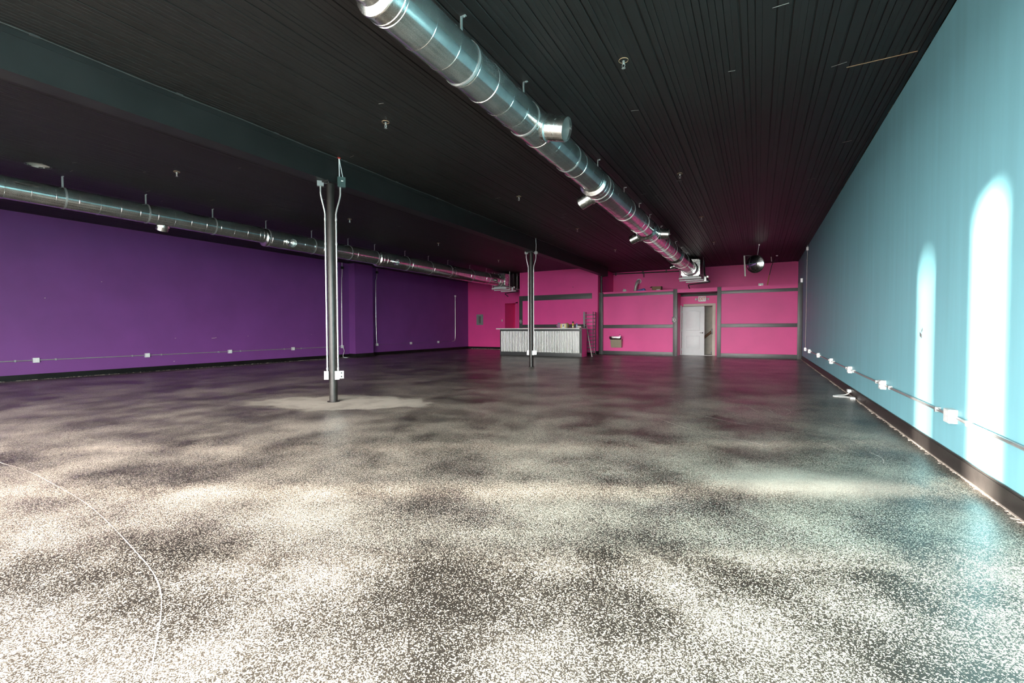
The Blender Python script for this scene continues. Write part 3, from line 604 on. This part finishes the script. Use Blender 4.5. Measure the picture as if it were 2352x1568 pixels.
# ------------------------------------------------------------------ columns with conduits
def column(x, y, label):
    t = thing('steel_column', label, 'column', (x, y, 0))
    MB().lathe([(0.066, 0), (0.066, 3.575)], (x, y, 0), n=32).build('shaft', STEEL, t)
    MB().bbox(x-0.12, x+0.12, y-0.14, y+0.14, 3.575, 3.60).build('cap_plate', BEAMM, t)
    for sx in (-1, 1):
        for sy in (-1, 1): MB().cyl((x+sx*0.09, y+sy*0.11, 3.555), (x+sx*0.09, y+sy*0.11, 3.578), 0.012, 6).build('bolt', BEAMM, t)
    MB().lathe([(0.10, 0), (0.10, 0.006)], (x, y, 0), n=32).build('foot_plate', STEEL, t)
def col_conduit(x, y, side, green, label, cat='conduit'):
    v = Vector((x, y, 0)).normalized(); pr = Vector((-v.y, v.x, 0))*-1        # to the right seen from the door
    ang_ = R(28) if side > 0 else R(5)
    dvec = (pr*side*math.cos(ang_) - v*math.sin(ang_))
    p = Vector((x, y, 0)) + dvec*0.088
    outw = Vector((x, y, 0)) + pr*side*0.15 - v*0.03
    t = thing('column_conduit', label, cat, (p.x, p.y, 0.37))
    zb = 0.455
    MB().tube([(p.x, p.y, zb), (p.x, p.y, 3.02), (p.x, p.y, 3.12), (outw.x, outw.y, 3.38), (outw.x, outw.y, 3.48), (outw.x, outw.y, 3.54)], 0.0135, 12, smooth=2).build('pipe', EMT, t)
    for z in (0.55, 2.6, 3.0): MB().lathe([(0.017, -0.02), (0.018, 0), (0.017, 0.02)], (p.x, p.y, z), n=14).build('coupling', EMT, t)
    # outlet box near the foot
    c = Vector((x, y, 0)) + pr*side*(0.105 if side < 0 else 0.06) - v*(0.03 if side < 0 else 0.085)
    a = pr*0.034; b = v*0.026
    bxm = MB().obox((c.x, c.y, 0.445), a, b, (0, 0, 0.068)).build('outlet_box', BOXM, t, smooth=False)
    q = c - v*0.028; MB().obox((q.x, q.y, 0.445), pr*0.032, v*0.003, (0, 0, 0.063)).build('cover_plate', WHITEM, t, smooth=False)
    if side > 0:
        c2 = c + pr*0.068 + v*0.03; MB().obox((c2.x, c2.y, 0.45), pr*0.034, v*0.028, (0, 0, 0.062)).build('outlet_box', BOXM, t, smooth=False)
        for dz in (-0.03, 0.03): MB().obox((c2.x-v.x*0.03, c2.y-v.y*0.03, 0.45+dz), pr*0.012, v*0.002, (0, 0, 0.014)).build('socket', DARKP, t, smooth=False)
    # box at the top
    tb = Vector((outw.x, outw.y, 0))
    if green:
        MB().obox((tb.x+pr.x*0.02, tb.y+pr.y*0.02, 3.615), pr*0.062, v*0.045, (0, 0, 0.082)).build('junction_box', GREENB, t, smooth=False)
        q = tb + pr*0.02 - v*0.047; MB().obox((q.x+pr.x*0.01, q.y+pr.y*0.01, 3.63), pr*0.016, v*0.001, (0, 0, 0.009)).build('box_label', WHITEP, t, smooth=False)
        MB().tube([(tb.x+pr.x*0.045, tb.y+pr.y*0.045, 3.69), (tb.x-0.02, tb.y, H)], 0.006, 8).build('cable', WHITEM, t)
        MB().tube([(tb.x-pr.x*0.01, tb.y-pr.y*0.01, 3.69), (tb.x-0.02, tb.y, H)], 0.008, 8).build('cable', WHITEM, t)
        MB().lathe([(0.02, 0), (0.028, 0.012)], (tb.x-0.02, tb.y, H-0.014), n=16).build('ceiling_collar', REDP, t)
    else:
        MB().obox((tb.x, tb.y, 3.56), pr*0.05, v*0.035, (0, 0, 0.04)).build('junction_box', GREY, t, smooth=False)
        MB().obox((tb.x+pr.x*0.06*-side, tb.y+pr.y*0.06*-side, 3.59), pr*0.07, v*0.02, (0, 0, 0.018)).build('beam_clamp', GREY, t, smooth=False)
        if side > 0: MB().tube([(tb.x, tb.y, 3.59), (tb.x+0.01, tb.y, 3.8), (tb.x-0.01, tb.y, H)], 0.008, 8).build('cable', WHITEM, t)
C1, C2 = (-6.17, 5.03), (-6.24, 12.56)
column(*C1, 'black steel column with a green junction box at its head')
column(*C2, 'black steel column in front of the bar counter')
col_conduit(*C1, -1, False, 'thin conduit with one box on the purple wall side of the green boxed column')
col_conduit(*C1, 1, True, 'conduit with a green junction box clamped to the column')
col_conduit(*C2, -1, False, 'conduit on the purple wall side of the column before the bar counter')
col_conduit(*C2, 1, False, 'conduit on the teal wall side of the column before the bar counter')
tag(MB().tube([(C1[0]+0.03, C1[1]-0.06, 3.6), (C1[0]+0.03, C1[1]-0.06, 3.97)], 0.006, 8).build('copper_rod', COPPER), 'thin copper rod rising against the beam above the column', 'rod')
cp = thing('steel_column', 'short black pipe post holding up the beam end above the partition', 'column', (-6.37, 20.11, 2.84))
MB().lathe([(0.05, 0), (0.05, 0.76)], (-6.37, 20.11, 2.84), n=24).build('shaft', STEEL, cp); MB().bbox(-6.47, -6.27, 20.03, 20.19, 3.585, 3.602).build('cap_plate', BEAMM, cp)
# cable with clips along the beam
cb = thing('beam_cable', 'thin cable clipped along the top edge of the black beam', 'cable', (bx+0.12, 3, H))
MB().tube([(bx+0.135, y_, H-0.012-0.006*math.sin(y_*3.1)) for y_ in [1+0.5*k for k in range(38)]], 0.007, 6).build('cable_run', CHAR, cb)
for k in range(15):
    y_ = 1.6+1.22*k; MB().obox((bx+0.135, y_, H-0.010), (0.012, 0, 0), (0, 0.035, 0), (0, 0, 0.008)).build('clip', CHAR, cb, smooth=False)

# ------------------------------------------------------------------ wall conduits and outlet boxes
def outlet(name, label, c, n_, u, group=None, s=1.0):
    # c on the wall, n_ into the room, u along the wall
    c, n_, u = Vector(c), Vector(n_), Vector(u); t = thing(name, label, 'outlet', c, group)
    up_ = Vector((0, 0, 1))
    MB().obox(c+n_*0.028, u*0.056*s, n_*0.028, up_*0.058*s).build('box', BOXM, t, smooth=False)
    cv = MB().obox(c+n_*0.0585, u*0.052*s, n_*0.0025, up_*0.054*s).build('cover', WHITEM, t, smooth=False)
    for dz in (-0.022, 0.022):
        MB().obox(c+n_*0.0625+up_*dz*s, u*0.017*s, n_*0.002, up_*0.014*s).build('socket', WHITEP, cv, smooth=False)
    return t
XW = XR-0.0
ys = [18.47, 17.067, 14.635, 12.2, 9.86, 7.465, 5.089]
for i, y in enumerate(ys):
    outlet('outlet_box', 'white outlet box on the teal wall, %s from the vertical conduit' % ordinal(i) if i else 'white outlet box on the teal wall at the foot of the vertical conduit', (XR, y, 0.449), (-1, 0, 0), (0, 1, 0), 'outlet boxes along the teal wall')
rc = thing('wall_conduit', 'steel conduit running low along the teal wall', 'conduit', (XR, 10, 0.449))
e = ys + [2.75, 0.4]
for a, b in zip(e, e[1:]):
    MB().cyl((XR-0.022, a, 0.449), (XR-0.022, b, 0.449), 0.0135, 10).build('pipe', EMT, rc)
    for yy in (a-0.35, b+0.35): MB().obox((XR-0.02, yy, 0.449), (0.02, 0, 0), (0, 0.014, 0), (0, 0, 0.022)).build('pipe_strap', EMT, rc, smooth=False)
rv = thing('wall_conduit', 'steel conduit dropping down the teal wall near the partition', 'conduit', (XR, 18.4, 0.5))
MB().tube([(XR-0.022, 18.47, 0.50), (XR-0.022, 18.44, 0.9), (XR-0.022, 18.3, 3.5), (XR-0.022, 18.22, 3.68), (XR-0.03, 18.2, 3.84), (XR-0.03, 18.2, H)], 0.0135, 10, smooth=1).build('pipe', EMT, rv)
MB().obox((XR-0.03, 18.2, 3.88), (0.03, 0, 0), (0, 0.055, 0), (0, 0, 0.06)).build('junction_box', BOXM, rv, smooth=False)
MB().obox((XR-0.02, 18.3, 3.5), (0.02, 0, 0), (0, 0.02, 0), (0, 0, 0.014)).build('pipe_strap', EMT, rv, smooth=False)

yl = [3.90, 6.165, 8.468, 10.777]
for i, y in enumerate(yl):
    outlet('outlet_box', 'grey outlet box on the purple wall, %s before the pilaster' % ordinal(len(yl)-i), (XL, y, 0.472), (1, 0, 0), (0, 1, 0), 'outlet boxes along the purple wall')
outlet('outlet_box', 'grey outlet box at the foot of the conduit before the pilaster', (XL, 13.06, 0.465), (1, 0, 0), (0, 1, 0), 'outlet boxes along the purple wall')
lc = thing('wall_conduit', 'thin conduit running low along the purple wall up to the pilaster', 'conduit', (XL, 8, 0.472))
e = [0.0] + yl + [13.06]
for a, b in zip(e, e[1:]):
    MB().cyl((XL+0.022, a, 0.472), (XL+0.022, b, 0.472), 0.0135, 10).build('pipe', EMTP, lc)
    for yy in (a+0.35, b-0.35): MB().obox((XL+0.02, yy, 0.472), (0.02, 0, 0), (0, 0.014, 0), (0, 0, 0.024)).build('pipe_strap', EMT, lc, smooth=False)
lv = thing('wall_conduit', 'conduit dropping down the purple wall just before the pilaster', 'conduit', (XL, 13.08, 0.5))
MB().tube([(XL+0.022, 13.06, 0.5), (XL+0.022, 13.08, 3.3), (XL+0.022, 13.12, 3.5), (XL+0.022, 13.12, H)], 0.0135, 10, smooth=1).build('pipe', EMT, lv)
MB().obox((XL+0.03, 13.12, 3.8), (0.03, 0, 0), (0, 0.055, 0), (0, 0, 0.055)).build('junction_box', DARKP, lv, smooth=False)
MB().tube([(XL+0.03, 13.10, 0.42), (XL+0.06, 13.16, 0.28), (XL+0.05, 13.08, 0.12), (XL+0.12, 13.02, 0.012), (XL+0.3, 13.1, 0.009)], 0.009, 8, smooth=2).build('loose_cord', WHITEP, lv)
lv = thing('wall_conduit', 'conduit dropping down the purple wall just past the pilaster', 'conduit', (XL, 15.05, 0.5))
MB().tube([(XL+0.022, 15.036, 0.5), (XL+0.022, 15.0, 0.8), (XL+0.022, 15.0, 3.4), (XL+0.022, 15.08, 3.6), (XL+0.022, 15.09, H)], 0.0135, 10, smooth=1).build('pipe', EMT, lv)
MB().obox((XL+0.03, 15.09, 3.82), (0.03, 0, 0), (0, 0.055, 0), (0, 0, 0.055)).build('junction_box', DARKP, lv, smooth=False)
for i, y in enumerate((15.036, 17.34, 19.56)):
    outlet('outlet_box', ['grey outlet box at the foot of the conduit past the pilaster', 'grey outlet box on the purple wall, second past the pilaster', 'grey outlet box on the purple wall, third past the pilaster'][i], (XL, y, 0.485), (1, 0, 0), (0, 1, 0), 'outlet boxes along the purple wall')
lh = thing('wall_conduit', 'purple painted conduit with an upturned end near the pink back wall', 'conduit', (XL, 19, 0.49))
MB().cyl((XL+0.022, 15.04, 0.485), (XL+0.022, 20.9, 0.485), 0.011, 10).build('pipe', mat('purple painted conduit', (0.22, 0.10, 0.28), 0.4, 0.2), lh)
MB().tube([(XL+0.022, 20.8, 0.485), (XL+0.022, 21.1, 0.50), (XL+0.022, 21.15, 0.75), (XL+0.022, 21.16, 3.05)], 0.0135, 10, smooth=2).build('riser_pipe', EMT, lh)
MB().obox((XL+0.03, 21.16, 3.1), (0.03, 0, 0), (0, 0.05, 0), (0, 0, 0.05)).build('junction_box', BOXM, lh, smooth=False)

# loose white cable and plug at the foot of the teal wall
pc = thing('power_cord', 'white power cord lying at the foot of the teal wall', 'cord', (1.35, 9.5, 0))
MB().tube([(1.43, 9.75, 0.09), (1.42, 9.72, 0.05), (1.36, 9.68, 0.012), (1.22, 9.60, 0.009), (1.14, 9.47, 0.009), (1.24, 9.42, 0.009), (1.36, 9.46, 0.009), (1.40, 9.35, 0.012)], 0.009, 8, smooth=2).build('cable', WHITEP, pc)
bbox(1.39, 1.445, 9.70, 9.80, 0.06, 0.11).build('plug', WHITEP, pc); bbox(1.36, 1.43, 9.22, 9.36, 0, 0.035).build('adapter', WHITEP, pc)

# ------------------------------------------------------------------ ducts
def ysection(r_, y0, y1, beads, bold, cx, cz, lip=True):
    prof = [(r_*0.97, 0)] if False else []
    ev = sorted(set([(b, 0.0025) for b in beads] + [(b, 0.006) for b in bold]))
    prof = [(r_-0.003, 0.0), (r_, 0.0)]
    for b, hgt in ev:
        t = b-y0
        if 0.03 < t < (y1-y0)-0.03: prof += [(r_, t-0.007), (r_+hgt, t-0.003), (r_+hgt, t+0.003), (r_, t+0.007)]
    prof += [(r_, y1-y0), (r_-0.003, y1-y0)]
    return MB().lathe(prof, (cx, y0, cz), (0, 1, 0), 64, cap=(False, False))
def takeoff(parent, cx, cz, y, rd, r_, dirv, ln, name='takeoff'):
    dv = Vector(dirv).normalized(); o = Vector((cx, y, cz)) + dv*(rd*0.55)
    L0 = rd*0.45
    m = MB().lathe([(r_*1.05, 0), (r_*1.05, L0*0.6), (r_*1.14, L0+0.005), (r_*1.14, L0+0.012), (r_, L0+0.022), (r_, L0+ln*0.55), (r_*0.985, L0+ln*0.56), (r_*0.985, L0+ln), (r_*0.95, L0+ln), (r_*0.95, L0+ln-0.03)], o, dv, 40, cap=(False, False))
    t = m.build(name, GALV2, parent)
    MB().lathe([(r_*0.95, L0+ln-0.03), (r_*0.95, L0*0.75), (0.001, L0*0.75)], o, dv, 32, cap=(False, False)).build('lining', DUCTIN, t)
    return t
def strap(parent, cx, cz, y, r_):
    m = MB().lathe([(r_+0.003, -0.014), (r_+0.0065, -0.014), (r_+0.0065, 0.014), (r_+0.003, 0.014)], (cx, y, cz), (0, 1, 0), 48, cap=(False, False))
    top = cz+r_; m.box(cx-0.004, cx+0.004, y-0.014, y+0.014, top-0.002, H-0.003); m.box(cx-0.004, cx+0.05, y-0.012, y+0.012, H-0.006, H-0.001)
    m.lathe([(0.009, 0), (0.009, 0.012)], (cx+0.03, y, H-0.014), (0, 0, 1), 8); m.lathe([(0.007, 0), (0.007, 0.03)], (cx-0.015, y, top+0.02), (1, 0, 0), 8)
    return m.build('hanger_strap', EMT, parent)
def duct(label, cx, secs, straps, takeoffs, yend):
    t = thing('spiral_duct', label, 'duct', (cx, secs[0][0], secs[0][3]))
    for (y0, y1, r_, cz) in secs:
        k0 = math.ceil((y0+0.12)/0.3115); beads = [k*0.3115 for k in range(k0, int((y1-0.08)/0.3115)+1) if k % 4]
        bold = [k*0.3115 for k in range(k0, int((y1-0.08)/0.3115)+1) if k % 4 == 0]
        ysection(r_, y0, y1, beads, bold, cx, cz).build('duct_section', GALV, t, ang=14)
    for (a, b) in zip(secs, secs[1:]):
        y = a[1]; r0, r1 = a[2], b[2]; cz = (a[3]+b[3])/2; sh = b[3]-a[3]
        m = MB(); n_ = 56; V = []
        prof = [(r0+0.002, -0.10, a[3]), (r0+0.006, -0.095, a[3]), (r0+0.006, -0.075, a[3]), (r0+0.003, -0.07, a[3]), (r0+0.003, -0.03, a[3]), (r1+0.003, 0.0, b[3]), (r1+0.007, 0.01, b[3]), (r1+0.007, 0.025, b[3]), (r1+0.003, 0.03, b[3]), (r1+0.003, 0.10, b[3]), (r1+0.008, 0.105, b[3]), (r1+0.008, 0.12, b[3]), (r1, 0.125, b[3])]
        for r_, dy, z in prof:
            for k in range(n_):
                w = 2*math.pi*k/n_; V.append((cx+r_*math.cos(w), y+dy, z+r_*math.sin(w)))
        m.add(V, [(i*n_+k, i*n_+(k+1) % n_, (i+1)*n_+(k+1) % n_, (i+1)*n_+k) for i in range(len(prof)-1) for k in range(n_)])
        m.build('collar', GALV2, t, ang=14)
    def rad(y):
        for s_ in secs:
            if s_[0] <= y <= s_[1]: return s_[2], s_[3]
        return secs[-1][2], secs[-1][3]
    for y in straps: r_, cz = rad(y); strap(t, cx, cz, y, r_)
    for (y, dv, r_, ln) in takeoffs: rd, cz = rad(y); takeoff(t, cx, cz, y, rd, r_, dv, ln)
    # flared end boot into the air handler
    r_, cz = secs[-1][2], secs[-1][3]; y1 = secs[-1][1]
    MB().lathe([(r_+0.012, -0.05), (r_+0.02, -0.03), (r_+0.004, -0.01), (r_+0.004, 0.05), (r_+0.03, 0.09), (r_+0.03, 0.14), (r_*0.98, 0.14)], (cx, y1, cz), (0, 1, 0), 48, cap=(False, False)).build('end_boot', GALV2, t)
    return t
secs1 = [(YF+0.05, 2.35, 0.165, 3.63), (2.35, 7.05, 0.195, 3.61), (7.05, 10.95, 0.223, 3.582), (10.95, 15.1, 0.245, 3.563), (15.1, 18.85, 0.262, 3.548)]
duct('long galvanized duct hanging between the black beam and the teal wall', -2.38, secs1, [0.9, 2.15, 3.385, 4.61, 5.95, 7.31, 8.99, 10.28, 11.4, 12.85, 14.1, 15.34, 16.54, 17.87],
     [(4.86, (0.96, 0.0, -0.27), 0.138, 0.25), (7.55, (-0.92, 0.05, -0.40), 0.115, 0.22), (11.5, (0.98, 0.05, -0.12), 0.125, 0.19), (11.25, (-0.93, 0.05, -0.36), 0.11, 0.22), (17.1, (-0.95, 0, -0.30), 0.085, 0.2)], 18.85)
secs2 = [(YF+0.05, 2.2, 0.165, 3.64), (2.2, 7.05, 0.193, 3.624), (7.05, 10.95, 0.222, 3.583), (10.95, 15.0, 0.258, 3.568), (15.0, 18.85, 0.272, 3.563)]
duct('long galvanized duct hanging between the purple wall and the black beam', -11.2, secs2, [1.95, 3.25, 4.52, 5.82, 7.11, 8.46, 9.75, 10.85, 12.3, 13.61, 14.85, 16.45, 17.8],
     [(4.85, (-0.45, 0.0, -0.9), 0.12, 0.10), (7.66, (0.97, -0.05, -0.25), 0.112, 0.12), (11.55, (0.97, -0.05, -0.22), 0.105, 0.12), (18.1, (0.95, 0.2, -0.2), 0.07, 0.12)], 18.85)

# ------------------------------------------------------------------ air handlers
def air_handler(cx, label):
    t = thing('air_handler', label, 'air unit', (cx, 19.6, 3.2))
    y0, y1 = 18.97, 20.75
    # supply plenum box with turned flange
    m = MB(); m.box(cx-0.33, cx+0.33, y0+0.06, y0+0.52, 3.29, 3.90); m.build('plenum', GALV2, t, smooth=False)
    m = MB()
    for q in ((cx-0.35, cx-0.31, 3.27, 3.92), (cx+0.31, cx+0.35, 3.27, 3.92), (cx-0.35, cx+0.35, 3.27, 3.31), (cx-0.35, cx+0.35, 3.88, 3.92)): m.box(q[0], q[1], y0+0.02, y0+0.06, q[2], q[3])
    m.build('plenum_flange', GALV2, t, smooth=False)
    MB().bbox(cx-0.33, cx+0.33, y0+0.52, y1, 3.27, 3.93, b=0.01).build('casing', mat('dark unit casing', (0.05, 0.05, 0.052), 0.35, 0.5, var=0.3, nscale=5), t)
    MB().bbox(cx-0.31, cx+0.32, y0+0.06, y1-0.2, 3.22, 3.262).build('drain_pan', WHITEM, t)
    # strut channels
    for (xa, xb, yy, zz, hh) in ((cx-0.44, cx+0.40, y0+0.06, 3.19, 0.032), (cx-0.45, cx+0.46, y0+0.30, 3.125, 0.022), (cx-0.24, cx+0.60, y0+0.62, 3.085, 0.022)):
        MB().bbox(xa, xb, yy-0.02, yy+0.02, zz-hh, zz+hh).build('strut_channel', WHITEM, t)
    for xa, yy in ((cx-0.41, y0+0.06), (cx+0.44, y0+0.30), (cx-0.42, y0+0.30), (cx+0.38, y0+1.2)):
        MB().cyl((xa, yy, 3.10), (xa, yy, H), 0.006, 8).build('hanging_rod', EMT, t)
    m = MB(); m.bbox(cx+0.46, cx+0.54, y0+0.45, y0+0.52, 3.08, 3.26); m.bbox(cx+0.56, cx+0.62, y0+0.47, y0+0.54, 3.22, 3.29); m.build('control_box', BOXM, t)
    MB().tube([(cx+0.32, y0+0.1, 3.30), (cx+0.42, y0+0.2, 3.31), (cx+0.50, y0+0.45, 3.26)], 0.012, 8, smooth=2).build('flexible_conduit', EMT, t)
    MB().tube([(cx+0.42, y0+0.7, 3.95), (cx+0.45, y0+0.7, 3.6), (cx+0.47, y0+0.6, 3.3), (cx+0.60, y0+0.7, 3.12), (cx+0.66, y0+0.72, 3.08)], 0.03, 10, smooth=2).build('refrigerant_line', DARKP, t)
    MB().tube([(cx+0.66, y0+0.75, 3.06), (cx-0.15, y0+0.9, 3.01), (cx-0.20, y0+0.95, 2.99), (cx-0.18, y0+1.25, 2.87)], 0.022, 10, smooth=1).build('drain_line', DARKP, t)
    return t
air_handler(-2.38, 'hanging air handler on white struts above the partition door')
air_handler(-11.2, 'hanging air handler on white struts beside the pink block')

# ------------------------------------------------------------------ sprinklers
SP = [(-1.27, 4.75), (-4.47, 4.56), (-9.11, 4.15), (-1.28, 8.68), (-4.5, 8.48), (-9.19, 8.07), (-4.5, 12.0), (-1.29, 12.31), (-1.3, 16.1), (-4.51, 15.85), (-9.22, 11.73), (-9.36, 15.84)]
def sprinkler(x, y, lab):
    t = thing('sprinkler_head', lab, 'sprinkler', (x, y, H), 'ceiling sprinkler heads')
    MB().lathe([(0.050, -0.002), (0.050, -0.009), (0.046, -0.009), (0.046, -0.002)], (x, y, H+0.001), (0, 0, 1), 24, cap=(False, False)).build('hole_rim', RAWW, t)
    MB().lathe([(0.046, -0.004), (0.012, -0.004)], (x, y, H+0.001), (0, 0, 1), 24, cap=(False, False)).build('escutcheon', DARKP, t)
    m = MB().lathe([(0.013, 0), (0.013, -0.03), (0.010, -0.034)], (x, y, H-0.01), (0, 0, 1), 12)
    for s_ in (-1, 1): m.tube([(x+0.010*s_, y, H-0.04), (x+0.016*s_, y, H-0.06), (x+0.004*s_, y, H-0.08)], 0.004, 6)
    m.build('stem', EMT, t)
    MB().lathe([(0.020, 0), (0.020, -0.003)], (x, y, H-0.083), (0, 0, 1), 16).build('deflector', EMT, t)
rows = [('between teal wall and duct', [q for q in SP if q[0] > -2]), ('on the teal side of the black beam', [q for q in SP if -5 < q[0] < -2]), ('on the purple side of the black beam', [q for q in SP if q[0] < -5])]
for txt, qs in rows:
    for i, q in enumerate(sorted(qs, key=lambda v: -v[1])): sprinkler(*q, 'sprinkler head %s, %s from the pink walls' % (txt, ordinal(i)))


# ------------------------------------------------------------------ convex mirror
mc = Vector((-0.113, 17.6, 3.405)); nrm = (Vector((-1.6, 0, 1.75)) - mc); nrm = Vector((-0.46, -0.88, -0.12)).normalized()
cm = thing('convex_mirror', 'round convex mirror hung from the ceiling near the teal wall', 'mirror', mc)
rm, rs = 0.30, 0.58
prof = []
amax = math.asin(rm/rs)
for k in range(15):
    a = amax*(1-k/14); prof.append((max(rs*math.sin(a), 0.0005), rs*math.cos(a)-rs*math.cos(amax)))
MB().lathe(prof, mc, nrm, 64, cap=(False, False)).build('mirror_face', MIRROR, cm, ang=180)
MB().lathe([(0.0, -0.02), (rm*0.98, -0.02), (rm+0.008, -0.008), (rm+0.008, 0.006), (rm-0.004, 0.010)], mc, nrm, 64, cap=(False, False)).build('rim', DARKP, cm)
mb = cm
MB().obox((-0.432, 17.62, 3.36), (0.022, 0, -0.001), (0, 0.012, 0), (-0.018, 0, 0.36)).build('side_bar', mat('pale bar enamel', (0.45, 0.46, 0.42), 0.4), mb)
MB().tube([(-0.45, 17.62, 3.71), (-0.3, 17.65, 3.715), (-0.1, 17.7, 3.66)], 0.008, 8).build('arm', GREY, mb)
rd = cm
MB().tube([(0.0, 17.3, H), (-0.055, 17.68, 3.655)], 0.012, 10).build('rod', WHITEM, rd)
MB().lathe([(0.03, 0), (0.02, 0.05)], (0.0, 17.3, H), (0, 0, -1), 14).build('ceiling_mount', BOXM, rd)

# ------------------------------------------------------------------ stuff above the partition deck
gp = thing('gas_pipe', 'black pipe running under the ceiling along the upper pink wall', 'pipe', (-5, YB-0.08, 3.93))
MB().tube([(-6.5, YB-0.07, 3.955), (-3.3, YB-0.09, 3.90)], 0.028, 12).build('pipe', mat('black iron', (0.03, 0.028, 0.026), 0.4, 0.4), gp)
for x_ in (-6.35, -5.0, -3.9): MB().bbox(x_-0.02, x_+0.02, YB-0.11, YB-0.03, 3.87, H).build('pipe_hanger', DARKP, gp)
MB().cyl((-4.95, YB-0.09, 3.93), (-4.95, YB-0.09, 3.70), 0.02, 10).build('drop_leg', DARKP, gp)
vp = thing('vent_hose', 'crinkled silver vent hose bending into the upper pink wall', 'vent', (-5.25, 22.2, 2.8))
path = [Vector(q) for q in ((-5.33, 22.05, 2.80), (-5.30, 22.07, 3.0), (-5.27, 22.1, 3.2), (-5.24, 22.15, 3.38), (-5.21, 22.28, 3.5), (-5.20, YB, 3.53))]
P = path
for _ in range(3):
    q = [P[0]]
    for a, b in zip(P, P[1:]): q += [a*0.75+b*0.25, a*0.25+b*0.75]
    P = q+[P[-1]]
m = MB(); n_ = 20; V = []
for i, q in enumerate(P):
    dd = (P[min(i+1, len(P)-1)]-P[max(i-1, 0)]).normalized(); a = Vector((1, 0, 0)); a = (a-dd*a.dot(dd)).normalized(); b = dd.cross(a); rr = 0.075 if i % 2 else 0.066
    V += [q+(a*math.cos(2*math.pi*k/n_)+b*math.sin(2*math.pi*k/n_))*rr for k in range(n_)]
m.add(V, [(i*n_+k, i*n_+(k+1) % n_, (i+1)*n_+(k+1) % n_, (i+1)*n_+k) for i in range(len(P)-1) for k in range(n_)])
m.build('hose', BOXM, vp); MB().lathe([(0.08, 0), (0.12, 0.01), (0.12, 0.02)], (-5.20, YB-0.02, 3.53), (0, 1, 0), 28).build('wall_collar', WHITEM, vp)
crumple('hose_cover', 'white crumpled cover at the foot of the silver vent hose', 'cover', (-5.40, 20.5, 2.80), 0.09, WHITEP, (0.9, 0.8, 1.1), 4)
def slab(name, label, cat, x0, x1, y0, y1, z0, z1, m_): return tag(MB().bbox(x0, x1, y0, y1, z0, z1, b=0.008).build(name, m_), label, cat)
slab('folded_tarp', 'flat blue folded tarp on the partition deck', 'tarp', -6.2, -5.0, 20.75, 21.3, 2.802, 2.90, mat('blue tarp', (0.10, 0.14, 0.26), 0.6, var=0.4, nscale=7))
crumple('blue_bundle', 'blue bundle on the partition deck beside the vent hose', 'bundle', (-4.62, 20.6, 2.80), 0.12, BLUEP, (1.6, 1, 0.8), 6)
cbx = thing('cardboard_box', 'open cardboard box on the partition deck', 'box', (-4.0, 20.7, 2.80))
m = MB(); x0, x1, y0, y1 = -4.18, -3.78, 20.55, 20.85
m.box(x0, x1, y0, y0+0.008, 2.80, 3.06); m.box(x0, x1, y1-0.008, y1, 2.80, 3.06); m.box(x0, x0+0.008, y0, y1, 2.80, 3.06); m.box(x1-0.008, x1, y0, y1, 2.80, 3.06); m.box(x0, x1, y0, y1, 2.80, 2.808); m.build('carton', CARD, cbx, smooth=False)
MB().box(-3.98, -3.84, y0-0.003, y0+0.001, 2.86, 2.93).build('label_patch', WHITEP, cbx, smooth=False)
MB().obox((x0-0.05, 20.7, 3.05), (0.05, 0, 0.02), (0, 0.14, 0), (-0.001, 0, 0.003)).build('flap', CARD, cbx, smooth=False)
t = thing('thermostat_box', 'small white box on the partition deck below the mirror', 'box', (0.07, 20.35, 2.80)); bbox(-0.01, 0.16, 20.3, 20.42, 2.80, 2.965, b=0.01).build('body', WHITEP, t); bbox(0.04, 0.11, 20.292, 20.302, 2.84, 2.92).build('cover', BOXM, t)
t = thing('conduit_stub', 'grey box at the top of the charcoal corner post by the teal wall', 'box', (1.41, YP-0.1, 2.9)); MB().obox((1.42, YP-0.06, 2.99), (0.035, 0, 0), (0, 0.035, 0), (0, 0, 0.075)).build('body', BOXM, t, smooth=False); MB().cyl((1.42, YP-0.06, 2.89), (1.42, YP-0.06, 2.93), 0.014, 10).build('stub', EMT, t)
t = thing('hanging_wire', 'dark wire with a bare copper end hanging from the ceiling above the deck', 'wire', (0.4, 20.2, 3.5))
MB().tube([(0.61, 20.3, H), (0.55, 20.4, 3.9), (0.45, 20.5, 3.7), (0.40, 20.6, 3.45), (0.37, 20.65, 3.30)], 0.012, 8, smooth=2).build('wire', DARKP, t)
MB().tube([(0.37, 20.65, 3.31), (0.29, 20.6, 2.80)], 0.016, 8).build('copper_end', mat('orange wire jacket', (0.60, 0.22, 0.08), 0.5), t)
MB().lathe([(0.045, 0), (0.03, 0.03)], (0.61, 20.3, H), (0, 0, -1), 16).build('ceiling_mount', WHITEP, t)
t = thing('ceiling_stub', 'pale cable stub hanging from the ceiling between mirror and wire', 'cable', (0.37, 19.45, 4.0))
MB().tube([(0.36, 19.4, H), (0.38, 19.45, 3.9), (0.40, 19.5, 3.86)], 0.008, 8).build('wire', DARKP, t); MB().tube([(0.40, 19.5, 3.87), (0.42, 19.55, 3.70)], 0.017, 8).build('sleeve', CREAM, t)
